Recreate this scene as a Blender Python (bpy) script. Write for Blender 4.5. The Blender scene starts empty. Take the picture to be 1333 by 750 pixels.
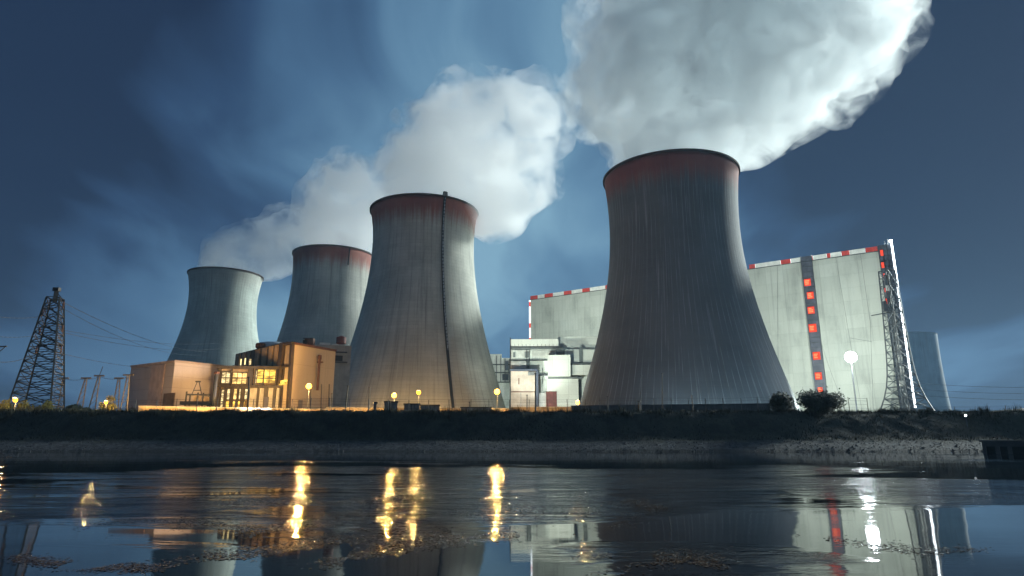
import bpy, bmesh, math, random
import numpy as np
from mathutils import Vector, noise as mnoise

random.seed(7)
rng = np.random.default_rng(7)
S = bpy.context.scene
C = S.collection
R = math.radians
PI = math.pi

# ------------------------------------------------------------------ measuring helpers
# (the survey of the photograph: a sight line through a photo pixel, used to find where real things stand)
F, PITCH, EYE, G = 827.0, math.atan(.238), 1.6, 5.74
cs, sn = math.cos(PITCH), math.sin(PITCH)
def sight(px, py):
    dx, up = px - 666.5, 375 - py
    return dx, F*cs - up*sn, F*sn + up*cs
def at(px, py, D):
    x, y, z = sight(px, py); h = math.hypot(x, y)
    return Vector((x/h*D, y/h*D, EYE + z/h*D))
def ground_at(px, py, D, z=G):
    p = at(px, py, D); p.z = z; return p
def azim(px, py):
    x, y, z = sight(px, py); return math.atan2(x, y)
def bearing(px, D):
    """Where a thing whose foot shows at photo column px stands."""
    return ground_at(px, 535, D)

class Facade:
    """A vertical wall line from P0 to P1; u runs along it, d comes out of it towards the water."""
    def __init__(s, P0, P1):
        s.p = Vector((P0[0], P0[1])); d = Vector((P1[0]-P0[0], P1[1]-P0[1]))
        s.L = d.length; s.u = d.normalized(); s.n = Vector((s.u.y, -s.u.x))
        if s.n.dot(-s.p) < 0: s.n = -s.n
    def hit(s, px, py):
        x, y, z = sight(px, py)
        a, b = Vector((x, y)), s.u
        det = a.x*(-b.y) + b.x*a.y
        t = (s.p.x*(-b.y) + b.x*s.p.y)/det
        q = a*t - s.p
        return q.dot(s.u), EYE + z*t
    def P(s, u, d, z):
        q = s.p + s.u*u + s.n*d
        return Vector((q.x, q.y, z))
    def box(s, bm, u0, u1, z0, z1, d0, d1):
        hexa(bm, [s.P(u0,d0,z0), s.P(u1,d0,z0), s.P(u1,d1,z0), s.P(u0,d1,z0),
                  s.P(u0,d0,z1), s.P(u1,d0,z1), s.P(u1,d1,z1), s.P(u0,d1,z1)])
    def pbox(s, bm, x0, y0, x1, y1, d0, d1, z0=None):
        ua, za = s.hit(x0, (y0+y1)/2); ub, zb = s.hit(x1, (y0+y1)/2)
        um = (x0+x1)/2
        zt = s.hit(um, y0)[1]; zb = s.hit(um, y1)[1] if z0 is None else z0
        s.box(bm, min(ua,ub), max(ua,ub), zb, zt, d0, d1)
        return min(ua,ub), max(ua,ub), zb, zt

# ------------------------------------------------------------------ mesh helpers
def hexa(bm, v):
    v = [bm.verts.new(p) for p in v]
    for f in ((0,1,2,3),(4,5,6,7),(0,1,5,4),(1,2,6,5),(2,3,7,6),(3,0,4,7)):
        bm.faces.new([v[i] for i in f])
def cube(bm, c, sx, sy, sz, rz=0):
    ca, sa = math.cos(rz), math.sin(rz)
    P = []
    for z in (-sz/2, sz/2):
        for x, y in ((-sx/2,-sy/2),(sx/2,-sy/2),(sx/2,sy/2),(-sx/2,sy/2)):
            P.append(Vector((c[0]+x*ca-y*sa, c[1]+x*sa+y*ca, c[2]+z)))
    hexa(bm, P)
def strut(bm, a, b, r, n=4, r2=None):
    a, b = Vector(a), Vector(b); d = (b-a)
    if d.length < 1e-6: return
    d.normalize()
    q = d.orthogonal().normalized(); w = d.cross(q)
    r2 = r if r2 is None else r2
    A = [bm.verts.new(a + (q*math.cos(t)+w*math.sin(t))*r) for t in [2*PI*(i+.5)/n for i in range(n)]]
    B = [bm.verts.new(b + (q*math.cos(t)+w*math.sin(t))*r2) for t in [2*PI*(i+.5)/n for i in range(n)]]
    for i in range(n): bm.faces.new((A[i], A[(i+1)%n], B[(i+1)%n], B[i]))
    bm.faces.new(A[::-1]); bm.faces.new(B)
def polytube(bm, pts, r, n=5):
    for a, b in zip(pts[:-1], pts[1:]): strut(bm, a, b, r, n)
def ball(bm, c, r, seg=16, sz=1.0):
    m = bmesh.ops.create_uvsphere(bm, u_segments=seg, v_segments=seg//2, radius=r)
    for v in m['verts']: v.co.z *= sz; v.co += Vector(c)
def lathe(bm, c, prof, n=24, close=True):
    rings = []
    for r, z in prof:
        rings.append([bm.verts.new((c[0]+r*math.cos(2*PI*i/n), c[1]+r*math.sin(2*PI*i/n), c[2]+z)) for i in range(n)])
    for a, b in zip(rings[:-1], rings[1:]):
        for i in range(n): bm.faces.new((a[i], a[(i+1)%n], b[(i+1)%n], b[i]))
    if close:
        bm.faces.new(rings[0][::-1]); bm.faces.new(rings[-1])
def obj(name, bm, mat, parent=None, smooth=False, recalc=True):
    me = bpy.data.meshes.new(name)
    if isinstance(bm, bmesh.types.BMesh):
        if recalc: bmesh.ops.recalc_face_normals(bm, faces=bm.faces)
        bm.to_mesh(me); bm.free()
    else:
        me = bm
    o = bpy.data.objects.new(name, me); C.objects.link(o)
    if mat: me.materials.append(mat)
    if smooth: me.polygons.foreach_set('use_smooth', [True]*len(me.polygons))
    if parent: attach(o, parent)
    return o
def attach(o, parent):
    o.parent = parent
    o.matrix_parent_inverse = parent.matrix_basis.inverted()
def tag(o, label=None, cat=None, group=None, kind=None):
    if label: o['label'] = label
    if cat: o['category'] = cat
    if group: o['group'] = group
    if kind: o['kind'] = kind
    return o
def thing(name, label, cat, loc, group=None):
    o = bpy.data.objects.new(name, None); C.objects.link(o)
    o.location = loc; o.empty_display_size = .5
    return tag(o, label, cat, group)
BM = bmesh.new

# ------------------------------------------------------------------ materials
def new_mat(name):
    m = bpy.data.materials.new(name); m.use_nodes = True
    nt = m.node_tree; nt.nodes.clear()
    out = nt.nodes.new('ShaderNodeOutputMaterial')
    return m, nt, out
class N:
    """tiny node-graph builder"""
    def __init__(s, nt): s.nt = nt
    def __call__(s, t, **kw):
        n = s.nt.nodes.new('ShaderNode'+t)
        ins = kw.pop('ins', {})
        for k, v in kw.items(): setattr(n, k, v)
        for k, v in ins.items(): s.put(n.inputs[k], v)
        return n
    def put(s, sock, v):
        if isinstance(v, bpy.types.NodeSocket): s.nt.links.new(v, sock)
        elif isinstance(v, bpy.types.Node): s.nt.links.new(v.outputs[0], sock)
        else: sock.default_value = v
    def math(s, op, a, b=0.0, clamp=False):
        n = s.nt.nodes.new('ShaderNodeMath'); n.operation = op; n.use_clamp = clamp
        s.put(n.inputs[0], a); s.put(n.inputs[1], b)
        return n.outputs[0]
    def mix(s, f, a, b, mode='MIX'):
        n = s.nt.nodes.new('ShaderNodeMix'); n.data_type = 'RGBA'; n.blend_type = mode
        s.put(n.inputs[0], f); s.put(n.inputs[6], a); s.put(n.inputs[7], b)
        return n.outputs[2]
    def ramp(s, f, lo, hi, a=0.0, b=1.0, smooth=True):
        n = s.nt.nodes.new('ShaderNodeMapRange'); n.interpolation_type = 'SMOOTHSTEP' if smooth else 'LINEAR'
        s.put(n.inputs[0], f)
        n.inputs[1].default_value = lo; n.inputs[2].default_value = hi
        n.inputs[3].default_value = a; n.inputs[4].default_value = b
        return n.outputs[0]
    def noise(s, vec, scale, detail=4, rough=.55, dist=0.0):
        n = s.nt.nodes.new('ShaderNodeTexNoise')
        s.put(n.inputs['Vector'], vec); n.inputs['Scale'].default_value = scale
        n.inputs['Detail'].default_value = detail; n.inputs['Roughness'].default_value = rough
        n.inputs['Distortion'].default_value = dist
        return n.outputs[0]
    def scale(s, vec, x, y, z, loc=(0,0,0), rot=(0,0,0)):
        n = s.nt.nodes.new('ShaderNodeMapping')
        s.put(n.inputs[0], vec); n.inputs[1].default_value = loc; n.inputs[2].default_value = rot; n.inputs[3].default_value = (x,y,z)
        return n.outputs[0]
def rgb(*c): return (c[0], c[1], c[2], 1)

def plain(name, col, rough=.7, metal=0.0, var=.35, scale=.6, streak=True, bump=.15):
    """weathered solid: blotches, rain streaks, fine grain"""
    m, nt, out = new_mat(name); n = N(nt)
    p = n('TexCoord').outputs['Object']
    a = n.noise(p, scale, 5)
    st = n.noise(n.scale(p, 1.3, 1.3, .06), 1.0, 4)
    f = n.math('MULTIPLY', n.ramp(a, .3, .75), n.ramp(st, .35, .7, .45, 1) if streak else 1.0)
    c = n.mix(f, rgb(*[x*(1-var) for x in col]), rgb(*[min(1, x*(1+var*.45)) for x in col]))
    b = n('Bsdf' + 'Principled', ins={'Base Color': c, 'Roughness': rough, 'Metallic': metal})
    if bump:
        bp = n('Bump', ins={'Strength': bump, 'Distance': .05, 'Height': n.noise(p, scale*14, 3)})
        n.put(b.inputs['Normal'], bp)
    n.put(out.inputs[0], b)
    return m
def cladding(name, col, panel_u, panel_z, rough=.6, var=.25, dirt=(.12,.12,.1), top=None, streakiness=1.0):
    """sheet or panel facade in UV metres: joints, panel-to-panel tint, rain streaks from the top edge"""
    m, nt, out = new_mat(name); n = N(nt)
    uv = n('UVMap').outputs[0]
    sx = n('SeparateXYZ', ins={0: uv})
    u, v = sx.outputs[0], sx.outputs[1]
    def joint(c, step, w):
        fr = n.math('FRACT', n.math('DIVIDE', c, step))
        d = n.math('MINIMUM', fr, n.math('SUBTRACT', 1.0, fr))
        return n.math('SUBTRACT', 1.0, n.ramp(d, 0, w/step))
    j = n.math('MAXIMUM', joint(u, panel_u, .12), n.math('MULTIPLY', joint(v, panel_z, .10), .8))
    cell = n('CombineXYZ', ins={0: n.math('FLOOR', n.math('DIVIDE', u, panel_u)), 1: n.math('FLOOR', n.math('DIVIDE', v, panel_z))})
    wn = n('TexWhiteNoise', ins={'Vector': cell}).outputs[0]
    st = n.noise(n.scale(uv, .55, .02, 1), 1.0, 6, .6)
    st2 = n.noise(n.scale(uv, .1, .035, 1), 1.0, 5, .6)
    c = n.mix(wn, rgb(*[x*(1-var*.35) for x in col]), rgb(*[x*(1+var*.2) for x in col]))
    c = n.mix(n.math('MULTIPLY', n.ramp(st, .48, .75, 0, .55*streakiness), 1.0), c, rgb(*[x*.55 for x in col]))
    c = n.mix(n.ramp(st2, .45, .8, 0, .5*streakiness), c, rgb(*dirt))
    c = n.mix(n.math('MULTIPLY', j, .45), c, rgb(*dirt))
    b = n('Bsdf' + 'Principled', ins={'Base Color': c, 'Roughness': rough})
    bp = n('Bump', ins={'Strength': .4, 'Distance': .06, 'Height': n.math('SUBTRACT', n.noise(uv, 1.5, 3), j)})
    n.put(b.inputs['Normal'], bp); n.put(out.inputs[0], b)
    return m
def glow(name, col, strength):
    m, nt, out = new_mat(name); n = N(nt)
    n.put(out.inputs[0], n('Emission', ins={'Color': rgb(*col), 'Strength': strength}))
    return m
def lit_window(name, col, strength, sx=.5):
    """a lit window: lamplight inside, uneven blinds and furniture against it"""
    m, nt, out = new_mat(name); n = N(nt)
    p = n('TexCoord').outputs['Object']
    a = n.noise(n.scale(p, 1, 1, 2.2), sx, 4, .6)
    b = n('Bsdf' + 'Principled', ins={'Base Color': rgb(.05,.045,.03), 'Roughness': .2, 'Emission Color': n.mix(n.ramp(a,.3,.7), rgb(*[c*.10 for c in col]), rgb(*col)), 'Emission Strength': strength})
    n.put(out.inputs[0], b)
    return m
def tower_concrete(name, red, tint=(1,1,1), seed=0.0, ribs=104, lifts=58, ribcol=(.10,.10,.10)):
    """slip-formed cooling tower shell; UV = turn fraction, height fraction"""
    m, nt, out = new_mat(name); n = N(nt)
    uv = n('UVMap').outputs[0]
    sx = n('SeparateXYZ', ins={0: uv}); u, v = sx.outputs[0], sx.outputs[1]
    uvs = n.scale(uv, 1, 1, 1, (seed, seed*.37, 0))
    fr = n.math('FRACT', n.math('MULTIPLY', u, ribs))
    d = n.math('MINIMUM', fr, n.math('SUBTRACT', 1.0, fr))
    wob = n.noise(n.scale(uvs, 60, 9, 1), 1.0, 2)
    rib = n.math('MULTIPLY', n.math('SUBTRACT', 1.0, n.ramp(d, .01, .05)), n.ramp(wob, .35, .7))
    fz = n.math('FRACT', n.math('MULTIPLY', v, lifts))
    dz = n.math('MINIMUM', fz, n.math('SUBTRACT', 1.0, fz))
    lift = n.math('SUBTRACT', 1.0, n.ramp(dz, .01, .10))
    band = n('TexWhiteNoise', ins={'Vector': n('CombineXYZ', ins={0: n.math('FLOOR', n.math('MULTIPLY', v, lifts)), 1: n.math('FLOOR', n.math('MULTIPLY', u, ribs/4))})}).outputs[0]
    streak = n.noise(n.scale(uvs, 190, 2.2, 1), 1.0, 5, .6)
    streak2 = n.noise(n.scale(uvs, 46, 1.3, 1), 1.0, 4, .6)
    blot = n.noise(n.scale(uvs, 11, 5, 1), 1.0, 5, .6)
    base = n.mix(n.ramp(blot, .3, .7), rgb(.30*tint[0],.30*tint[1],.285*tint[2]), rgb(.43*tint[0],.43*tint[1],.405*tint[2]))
    base = n.mix(n.math('MULTIPLY', band, .16), base, rgb(.2,.2,.19))
    base = n.mix(n.ramp(streak, .5, .72, 0, .55), base, rgb(.17,.17,.16))
    base = n.mix(n.ramp(streak, .28, .44, .4, 0), base, rgb(.52,.52,.49))
    base = n.mix(n.ramp(streak2, .52, .75, 0, .45), base, rgb(.14,.14,.135))
    base = n.mix(n.math('MULTIPLY', lift, .16), base, rgb(.12,.12,.12))
    base = n.mix(n.math('MULTIPLY', rib, .72), base, rgb(*ribcol))
    # painted warning band at the top, weathered away in runs
    edge = n.math('ADD', v, n.math('MULTIPLY', n.math('SUBTRACT', n.math('ADD', streak, streak2), 1.0), .075))
    rm = n.ramp(edge, .865, .965, 0, red)
    base = n.mix(rm, base, n.mix(n.ramp(blot, .3, .7), rgb(.22,.06,.05), rgb(.36,.11,.075)))
    b = n('Bsdf' + 'Principled', ins={'Base Color': base, 'Roughness': .85})
    h = n.math('ADD', n.math('MULTIPLY', rib, .8), n.math('ADD', n.math('MULTIPLY', lift, -.3), n.math('MULTIPLY', streak, .6)))
    n.put(b.inputs['Normal'], n('Bump', ins={'Strength': .5, 'Distance': .12, 'Height': h}))
    n.put(out.inputs[0], b)
    return m
def steam_mat(name, dens, step, holes=.5, aniso=.72, size=1.0, col=(.997,.999,1.0)):
    """steam torn at its edges: dense heart, ragged gaps of a few metres"""
    m, nt, out = new_mat(name); n = N(nt)
    p = n('TexCoord').outputs['Object']
    a = n.noise(p, .05/size, 6, .62, .8)
    d_ = n.ramp(a, holes-.10, holes+.10, .03*dens, dens)
    v = n('VolumePrincipled', ins={'Color': rgb(*col), 'Density': d_, 'Anisotropy': aniso})
    n.put(out.inputs['Volume'], v)
    m.cycles.homogeneous_volume = False; m.cycles.volume_step_rate = step
    return m

M = {}
M['steel'] = plain('dark galvanised steel', (.10,.11,.12), .5, .6, .3, 1.5)
M['black_steel'] = plain('near black painted steel', (.035,.038,.042), .55, .2, .3, 1.5)
M['wire'] = plain('dull wire', (.06,.065,.07), .5, .5, .2, 1, False, 0)
M['post'] = plain('weathered post', (.22,.2,.17), .8, 0, .4, 2)
M['concrete'] = plain('stained concrete', (.32,.31,.29), .85, 0, .45, .5)
M['dark_concrete'] = plain('dark concrete', (.14,.14,.14), .85, 0, .45, .4)
M['shed'] = plain('grey sheet metal', (.20,.21,.21), .6, .1, .35, .5)
M['brown'] = plain('rust brown steel', (.16,.07,.045), .7, .1, .4, .8)
M['maroon'] = plain('maroon painted steel', (.22,.06,.05), .6, 0, .35, .6)
M['red_paint'] = plain('red paint', (.62,.055,.04), .5, 0, .3, .5)
M['white_paint'] = plain('white paint', (.78,.78,.74), .55, 0, .22, .4)
M['very_dark'] = plain('very dark blue grey', (.05,.055,.065), .8, 0, .3, .5)  # even near black tone, on the hall ledge and a window
M['blue_dark'] = plain('dark blue grey cladding', (.075,.09,.13), .6, .1, .3, .4)
M['bark'] = plain('bark', (.06,.045,.035), .9, 0, .4, 4)

# ------------------------------------------------------------------ camera
cam = bpy.data.cameras.new('camera'); co = bpy.data.objects.new('camera', cam); C.objects.link(co)
co.location = (0, 0, EYE); co.rotation_euler = (PI/2 + PITCH, 0, 0)
cam.sensor_fit = 'HORIZONTAL'; cam.sensor_width = 36; cam.lens = F/1333*36
cam.clip_start = .1; cam.clip_end = 20000
S.camera = co

# ------------------------------------------------------------------ sky and moon-like key light
SUN_AZ, SUN_EL = R(57), R(17)
w = bpy.data.worlds.new('World'); S.world = w; w.use_nodes = True
nt = w.node_tree; nt.nodes.clear(); n = N(nt)
d = n('TexCoord').outputs['Generated']
sep = n('SeparateXYZ', ins={0: d}); X, Y, Z = sep.outputs
zc = n.math('ADD', n.math('MAXIMUM', Z, 0.0), .22)
flat = n('CombineXYZ', ins={0: n.math('DIVIDE', X, zc), 1: n.math('DIVIDE', Y, zc)}).outputs[0]
warp = n('TexNoise', ins={'Vector': flat, 'Scale': .9, 'Detail': 2}).outputs['Color']
flatw = n('VectorMath', operation='ADD', ins={0: flat, 1: n('VectorMath', operation='SCALE', ins={0: warp, 'Scale': .7}).outputs[0]}).outputs[0]
streaks = n.noise(n.scale(flatw, 1.5, .5, 1, rot=(0,0,R(32))), 1.0, 4, .5)
clumps = n.noise(n.scale(flatw, .75, .55, 1, (3.1,1.7,0), (0,0,R(20))), 1.0, 4, .5)
def glowdir(px, py, width):
    v = Vector(sight(px, py)).normalized()
    dt = n('VectorMath', operation='DOT_PRODUCT', ins={0: d, 1: tuple(v)}).outputs['Value']
    return n.ramp(dt, math.cos(R(width)), 1.0)
cloud = n.math('ADD', n.math('MULTIPLY', streaks, .62), n.math('MULTIPLY', clumps, .48))
wisps = n.noise(n.scale(flatw, 3.6, 1.1, 1, (5.2,0,0), (0,0,R(38))), 1.0, 5, .55)
cloud = n.math('ADD', cloud, n.math('MULTIPLY', n.math('SUBTRACT', wisps, .5), .22))
lum = n.ramp(cloud, .37, .70, -.03, .80)
for px, py, wd, k in ((430,140,26,.52),(330,270,22,.14),(700,330,22,.14),(1290,480,22,.12),(1060,290,14,.12),(560,30,12,-.22),
                      (0,230,32,-.47),(40,40,26,-.26),(1310,60,32,-.60),(1230,270,14,-.16),(720,120,12,-.06),(60,470,14,.02)):
    lum = n.math('ADD', lum, n.math('MULTIPLY', glowdir(px, py, wd), k))
cr = n('ValToRGB'); e = cr.color_ramp
e.elements[0].position = 0; e.elements[0].color = rgb(.0098,.022,.055)
e.elements[1].position = 1; e.elements[1].color = rgb(.17,.31,.42)
for p_, c_ in ((.25,(.021,.050,.112)),(.5,(.050,.112,.205)),(.75,(.095,.195,.305))):
    q = e.elements.new(p_); q.color = rgb(*c_)
n.put(cr.inputs[0], lum)
# the sky behind the photographer: an even unseen blue, added as fill light
back = n.ramp(Y, .25, -.5)
col = n.mix(back, cr.outputs[0], rgb(.038,.074,.135))
sky = n('TexSky'); sky.sky_type = 'NISHITA'; sky.sun_disc = False
sky.sun_elevation = SUN_EL; sky.sun_rotation = SUN_AZ
bg = n('Background', ins={'Color': col, 'Strength': 1.0})
bg2 = n('Background', ins={'Color': sky.outputs[0], 'Strength': .0006})
add = n('AddShader', ins={0: bg.outputs[0], 1: bg2.outputs[0]})
wo = n('OutputWorld'); n.put(wo.inputs[0], add)

sl = bpy.data.lights.new('sun', 'SUN'); so = bpy.data.objects.new('sun', sl); C.objects.link(so)
sl.energy = 5.0; sl.angle = R(9); sl.color = (.90, 1.0, .95)
dv = Vector((math.sin(SUN_AZ)*math.cos(SUN_EL), math.cos(SUN_AZ)*math.cos(SUN_EL), math.sin(SUN_EL)))
so.rotation_euler = dv.to_track_quat('Z', 'Y').to_euler()

SODIUM = (1.0, .58, .20); FLOOD = (.90, 1.0, .90); COLD = (.82, .94, 1.0)
def lamp(name, loc, watt, col, r=.3):
    l = bpy.data.lights.new(name, 'POINT'); l.energy = watt; l.color = col; l.shadow_soft_size = r
    o = bpy.data.objects.new(name, l); C.objects.link(o); o.location = loc
    return o
def spot(name, loc, target, watt, col, angle=80, blend=.6, r=.5):
    l = bpy.data.lights.new(name, 'SPOT'); l.energy = watt; l.color = col; l.spot_size = R(angle); l.spot_blend = blend; l.shadow_soft_size = r
    o = bpy.data.objects.new(name, l); C.objects.link(o); o.location = loc
    o.rotation_euler = (Vector(loc)-Vector(target)).to_track_quat('Z', 'Y').to_euler()
    return o

# ------------------------------------------------------------------ the setting: water, shore, bank, ground
def sstep(a, b, x):
    t = min(1, max(0, (x-a)/(b-a))); return t*t*(3-2*t)
def crest_y(x):          # the bank top wanders a little and falls back to the right
    return 100 + 1.2*math.sin(x*.031) + .6*math.sin(x*.11+1) + 9*sstep(72, 130, x)
def foot_y(x): return 87 + .8*math.sin(x*.045+2) + .35*math.sin(x*.23) + 5*sstep(60, 85, x)*(1-sstep(95, 125, x))
def bank_z(x, y):
    f, c = foot_y(x), crest_y(x)
    if y <= f: z = (y-f)*.16
    elif y <= f+5: z = 1.45*((y-f)/5)**.8
    else: z = 1.45 + (G-1.45)*sstep(0, 1, min(1, (y-f-5)/max(.1, c-f-5))*.93+.035)
    if y >= c: z = G
    p = Vector((x*.35, y*.35, 0))
    a = sstep(f, f+7, y)*(1-sstep(c+6, c+14, y))
    z += a*(.22*mnoise.noise(p) + .12*mnoise.noise(p*3.1)) + .035*mnoise.noise(p*9)*sstep(f-2, f+1, y)*(1-sstep(c+6, c+14, y))
    return z
xs = [-3500,-2000,-1000,-600,-400,-300,-220,-170,-140,-120] + [i*.45 for i in range(-240, 312)] + [150,175,210,260,340,450,700,1100,2000,3500]
ys = [70,76,80,82,84]+[85+.3*i for i in range(78)]+[109,110,112,114,118,124,135]
bm = BM(); grid = [[bm.verts.new((x, y, bank_z(x, y))) for x in xs] for y in ys]
for j in range(len(ys)-1):
    for i in range(len(xs)-1): bm.faces.new((grid[j][i], grid[j][i+1], grid[j+1][i+1], grid[j+1][i]))
m, nt, out = new_mat('grassy bank and gravel shore'); n = N(nt)
p = n('NewGeometry').outputs['Position']; sp = n('SeparateXYZ', ins={0: p})
g1 = n.noise(p, .35, 6, .65); g2 = n.noise(n.scale(p, 2.2, .7, .7, rot=(0,0,R(25))), 1.0, 5, .7)
grass = n.mix(n.ramp(g1, .3, .7), rgb(.018,.019,.013), rgb(.050,.050,.032))
grass = n.mix(n.ramp(g2, .5, .75, 0, .6), grass, rgb(.075,.070,.050))
gv = n('TexVoronoi', ins={'Vector': p, 'Scale': 2.4}); gvc = n('SeparateColor', ins={0: gv.outputs['Color']}).outputs[0]
grav = n.mix(gvc, rgb(.018,.019,.021), rgb(.075,.078,.082))
gz = n.math('ADD', sp.outputs[2], n.math('MULTIPLY', n.math('SUBTRACT', g1, .5), 1.1))
c = n.mix(n.ramp(gz, 1.0, 1.55), grav, grass)
c = n.mix(n.ramp(gz, .02, .4), rgb(.022,.022,.022), c)
b = n('Bsdf' + 'Principled', ins={'Base Color': c, 'Roughness': .9})
n.put(b.inputs['Normal'], n('Bump', ins={'Strength': .9, 'Distance': .15, 'Height': n.math('ADD', g2, n.noise(p, 5, 4))}))
n.put(out.inputs[0], b)
tag(obj('embankment', bm, m, smooth=True), kind='structure')
GRASS_MAT = plain('grass blade', (.045,.045,.026), .9, 0, .5, .8, False, 0)

bm = BM()
gx = [-6000,-3000,-1500,-800,-400,-200,-100,0,100,200,400,800,1500,3000,6000]; gy = [134.9,180,260,400,600,900,1500,3000,6000]
gg = [[bm.verts.new((x, y, G-.004)) for x in gx] for y in gy]
for j in range(len(gy)-1):
    for i in range(len(gx)-1): bm.faces.new((gg[j][i], gg[j][i+1], gg[j+1][i+1], gg[j+1][i]))
tag(obj('ground', bm, plain('yard ground', (.09,.085,.075), .9, 0, .5, .05, False)), kind='structure')

# water: calm mirror with wind-roughened patches
bm = BM()
v = [bm.verts.new(q) for q in ((-4000,-3000,0),(4000,-3000,0),(4000,92,0),(-4000,92,0))]; bm.faces.new(v)
m, nt, out = new_mat('dark still water'); n = N(nt)
p = n('NewGeometry').outputs['Position']
pat = n.noise(n.scale(p, .035, .11, 1, (1.3,.4,0)), 1.0, 5, .6, .6)
gust = 0.0
def on_water(px, py):
    x, y, z = sight(px, py); t_ = -EYE/z; return x*t_, y*t_
for px, py, wx, wy in ((270,640,10,15),(400,660,7,11),(330,700,2.5,4),(640,660,3,5),(740,658,3,4),(630,618,14,14),(380,618,16,16),(130,650,6,8),(1150,622,8,10),(1250,640,6,6),(900,735,3,2.5)):
    x_, y_ = on_water(px, py)
    dd = n('VectorMath', operation='LENGTH', ins={0: n.scale(p, 1/wx, 1/wy, 0, (-x_/wx, -y_/wy, 0))}).outputs['Value']
    gust = n.math('MAXIMUM', gust, n.ramp(dd, 1.25, .35))
mask = n.ramp(n.math('ADD', pat, n.math('MULTIPLY', gust, .17)), .55, .68)
tears = n.noise(n.scale(p, .22, .8, 1, (4.4,2.2,0)), 1.0, 5, .65, .5)
mask = n.math('MULTIPLY', mask, n.ramp(tears, .40, .58, .22, 1.25))
rip = n.noise(n.scale(p, .38, 1.05, 1), 1.0, 5, .62)
fine = n.noise(n.scale(p, 2.2, 6.5, 1), 1.0, 5, .65, .3)
swell = n.noise(n.scale(p, .12, .35, 1), 1.0, 2, .5)
h = n.math('ADD', n.math('MULTIPLY', swell, .022), n.math('MULTIPLY', n.math('ADD', rip, n.math('MULTIPLY', fine, .35)), n.math('ADD', n.math('MULTIPLY', mask, .085), .0030)))
b = n('Bsdf' + 'Principled', ins={'Base Color': rgb(.003,.006,.010), 'Roughness': n.math('ADD', .02, n.math('MULTIPLY', mask, .05)), 'IOR': 1.333})
n.put(b.inputs['Normal'], n('Bump', ins={'Strength': .55, 'Distance': 1.0, 'Height': h}))
n.put(out.inputs[0], b)
tag(obj('water', bm, m), kind='structure')

# ------------------------------------------------------------------ cooling towers
def tower(px0, D0, cx, cy, a, b1, b2, zt, H, label, mat, rim_mat, D):
    k = D/D0
    cx, cy, a = cx*k, cy*k, a*k
    zt, H = (zt-EYE)*k+EYE, (H-EYE)*k+EYE
    rad = lambda z: math.sqrt(a*a + (b1 if z < zt else b2)**2*(z-zt)**2)
    root = thing('cooling_tower', label, 'cooling tower', (cx, cy, G))
    me = bpy.data.meshes.new('shell'); bm = BM(); uvl = bm.loops.layers.uv.new('UVMap')
    n, rows = 208, 62
    zs = [G-1 + (H-G+1)*i/rows for i in range(rows+1)]
    ring = [[bm.verts.new((cx+rad(z)*math.sin(2*PI*i/n), cy+rad(z)*math.cos(2*PI*i/n), z)) for i in range(n)] for z in zs]
    inner = [[bm.verts.new((cx+(rad(z)-.9)*math.sin(2*PI*i/n), cy+(rad(z)-.9)*math.cos(2*PI*i/n), z)) for i in range(n)] for z in zs[::-6][:6]]
    def quad(A, B, v0, v1, i):
        f = bm.faces.new((A[i], A[(i+1)%n], B[(i+1)%n], B[i])); f.smooth = True
        for l, (uu, vv) in zip(f.loops, ((i/n,v0),((i+1)/n,v0),((i+1)/n,v1),(i/n,v1))): l[uvl].uv = (uu, vv)
    for j in range(rows):
        for i in range(n): quad(ring[j], ring[j+1], j/rows, (j+1)/rows, i)
    for i in range(n): quad(ring[-1], inner[0], 1, 1, i)
    for j in range(len(inner)-1):
        for i in range(n): quad(inner[j], inner[j+1], 1-j*.09, 1-(j+1)*.09, i)
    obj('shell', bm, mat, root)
    bm = BM(); rr = rad(H)      # projecting lip with a handrail
    prof = [(rr-.95,H-.2),(rr+.7,H-.2),(rr+.75,H+.75),(rr-.95,H+.75)]
    rings = [[bm.verts.new((cx+r*math.sin(2*PI*i/n), cy+r*math.cos(2*PI*i/n), z)) for i in range(n)] for r, z in prof]
    for q in range(4):
        for i in range(n): bm.faces.new((rings[q][i], rings[q][(i+1)%n], rings[(q+1)%4][(i+1)%n], rings[(q+1)%4][i]))
    obj('rim', bm, rim_mat, root)
    return dict(root=root, cx=cx, cy=cy, H=H, rad=rad, D=D)
RIMD = plain('dark rim concrete', (.07,.045,.042), .8, 0, .4, .4)
T1 = tower(0, 520, -219.08, 471.60, 23.88, .4866, .54, 102.42, 122.89, 'small bare grey cooling tower, the farthest left and palest, with dark stains under its rim',
           tower_concrete('tower concrete bare', .12, (1.12,1.28,1.24), 3.3), RIMD, 560)
T2 = tower(0, 455, -127.16, 436.87, 27.21, .42, .44, 113.04, 128.39, 'cooling tower half hidden behind the striped tower with the cable duct, left half dark',
           tower_concrete('tower concrete second', .9, (1.25,1.26,1.2), 7.1), RIMD, 490)
T3 = tower(0, 373, -53.58, 369.13, 30.32, .4065, .604, 116.85, 136.0, 'tall cooling tower with a black cable duct running down its front and rusty red top',
           tower_concrete('tower concrete third', .92, (1.28,1.31,1.22), 1.9, 116, 66, (.60,.60,.57)), RIMD, 373)
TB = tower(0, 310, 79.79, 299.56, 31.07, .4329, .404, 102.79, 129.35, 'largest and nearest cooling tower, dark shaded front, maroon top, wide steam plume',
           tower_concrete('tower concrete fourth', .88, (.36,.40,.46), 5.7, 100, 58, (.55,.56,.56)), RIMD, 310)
p5 = bearing(1184, 900)*1.8
T5 = tower(0, 1800, p5.x, p5.y, 70, .22, .2, 180, 219, 'faint far cooling tower in mist, concrete tinted haze blue, right of the lattice mast',
           tower_concrete('tower concrete haze tinted', 0.0, (.55,.72,.95), 9.2), RIMD, 1800)  # haze blue mixed into the concrete tint, on top of the mist volume

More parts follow.
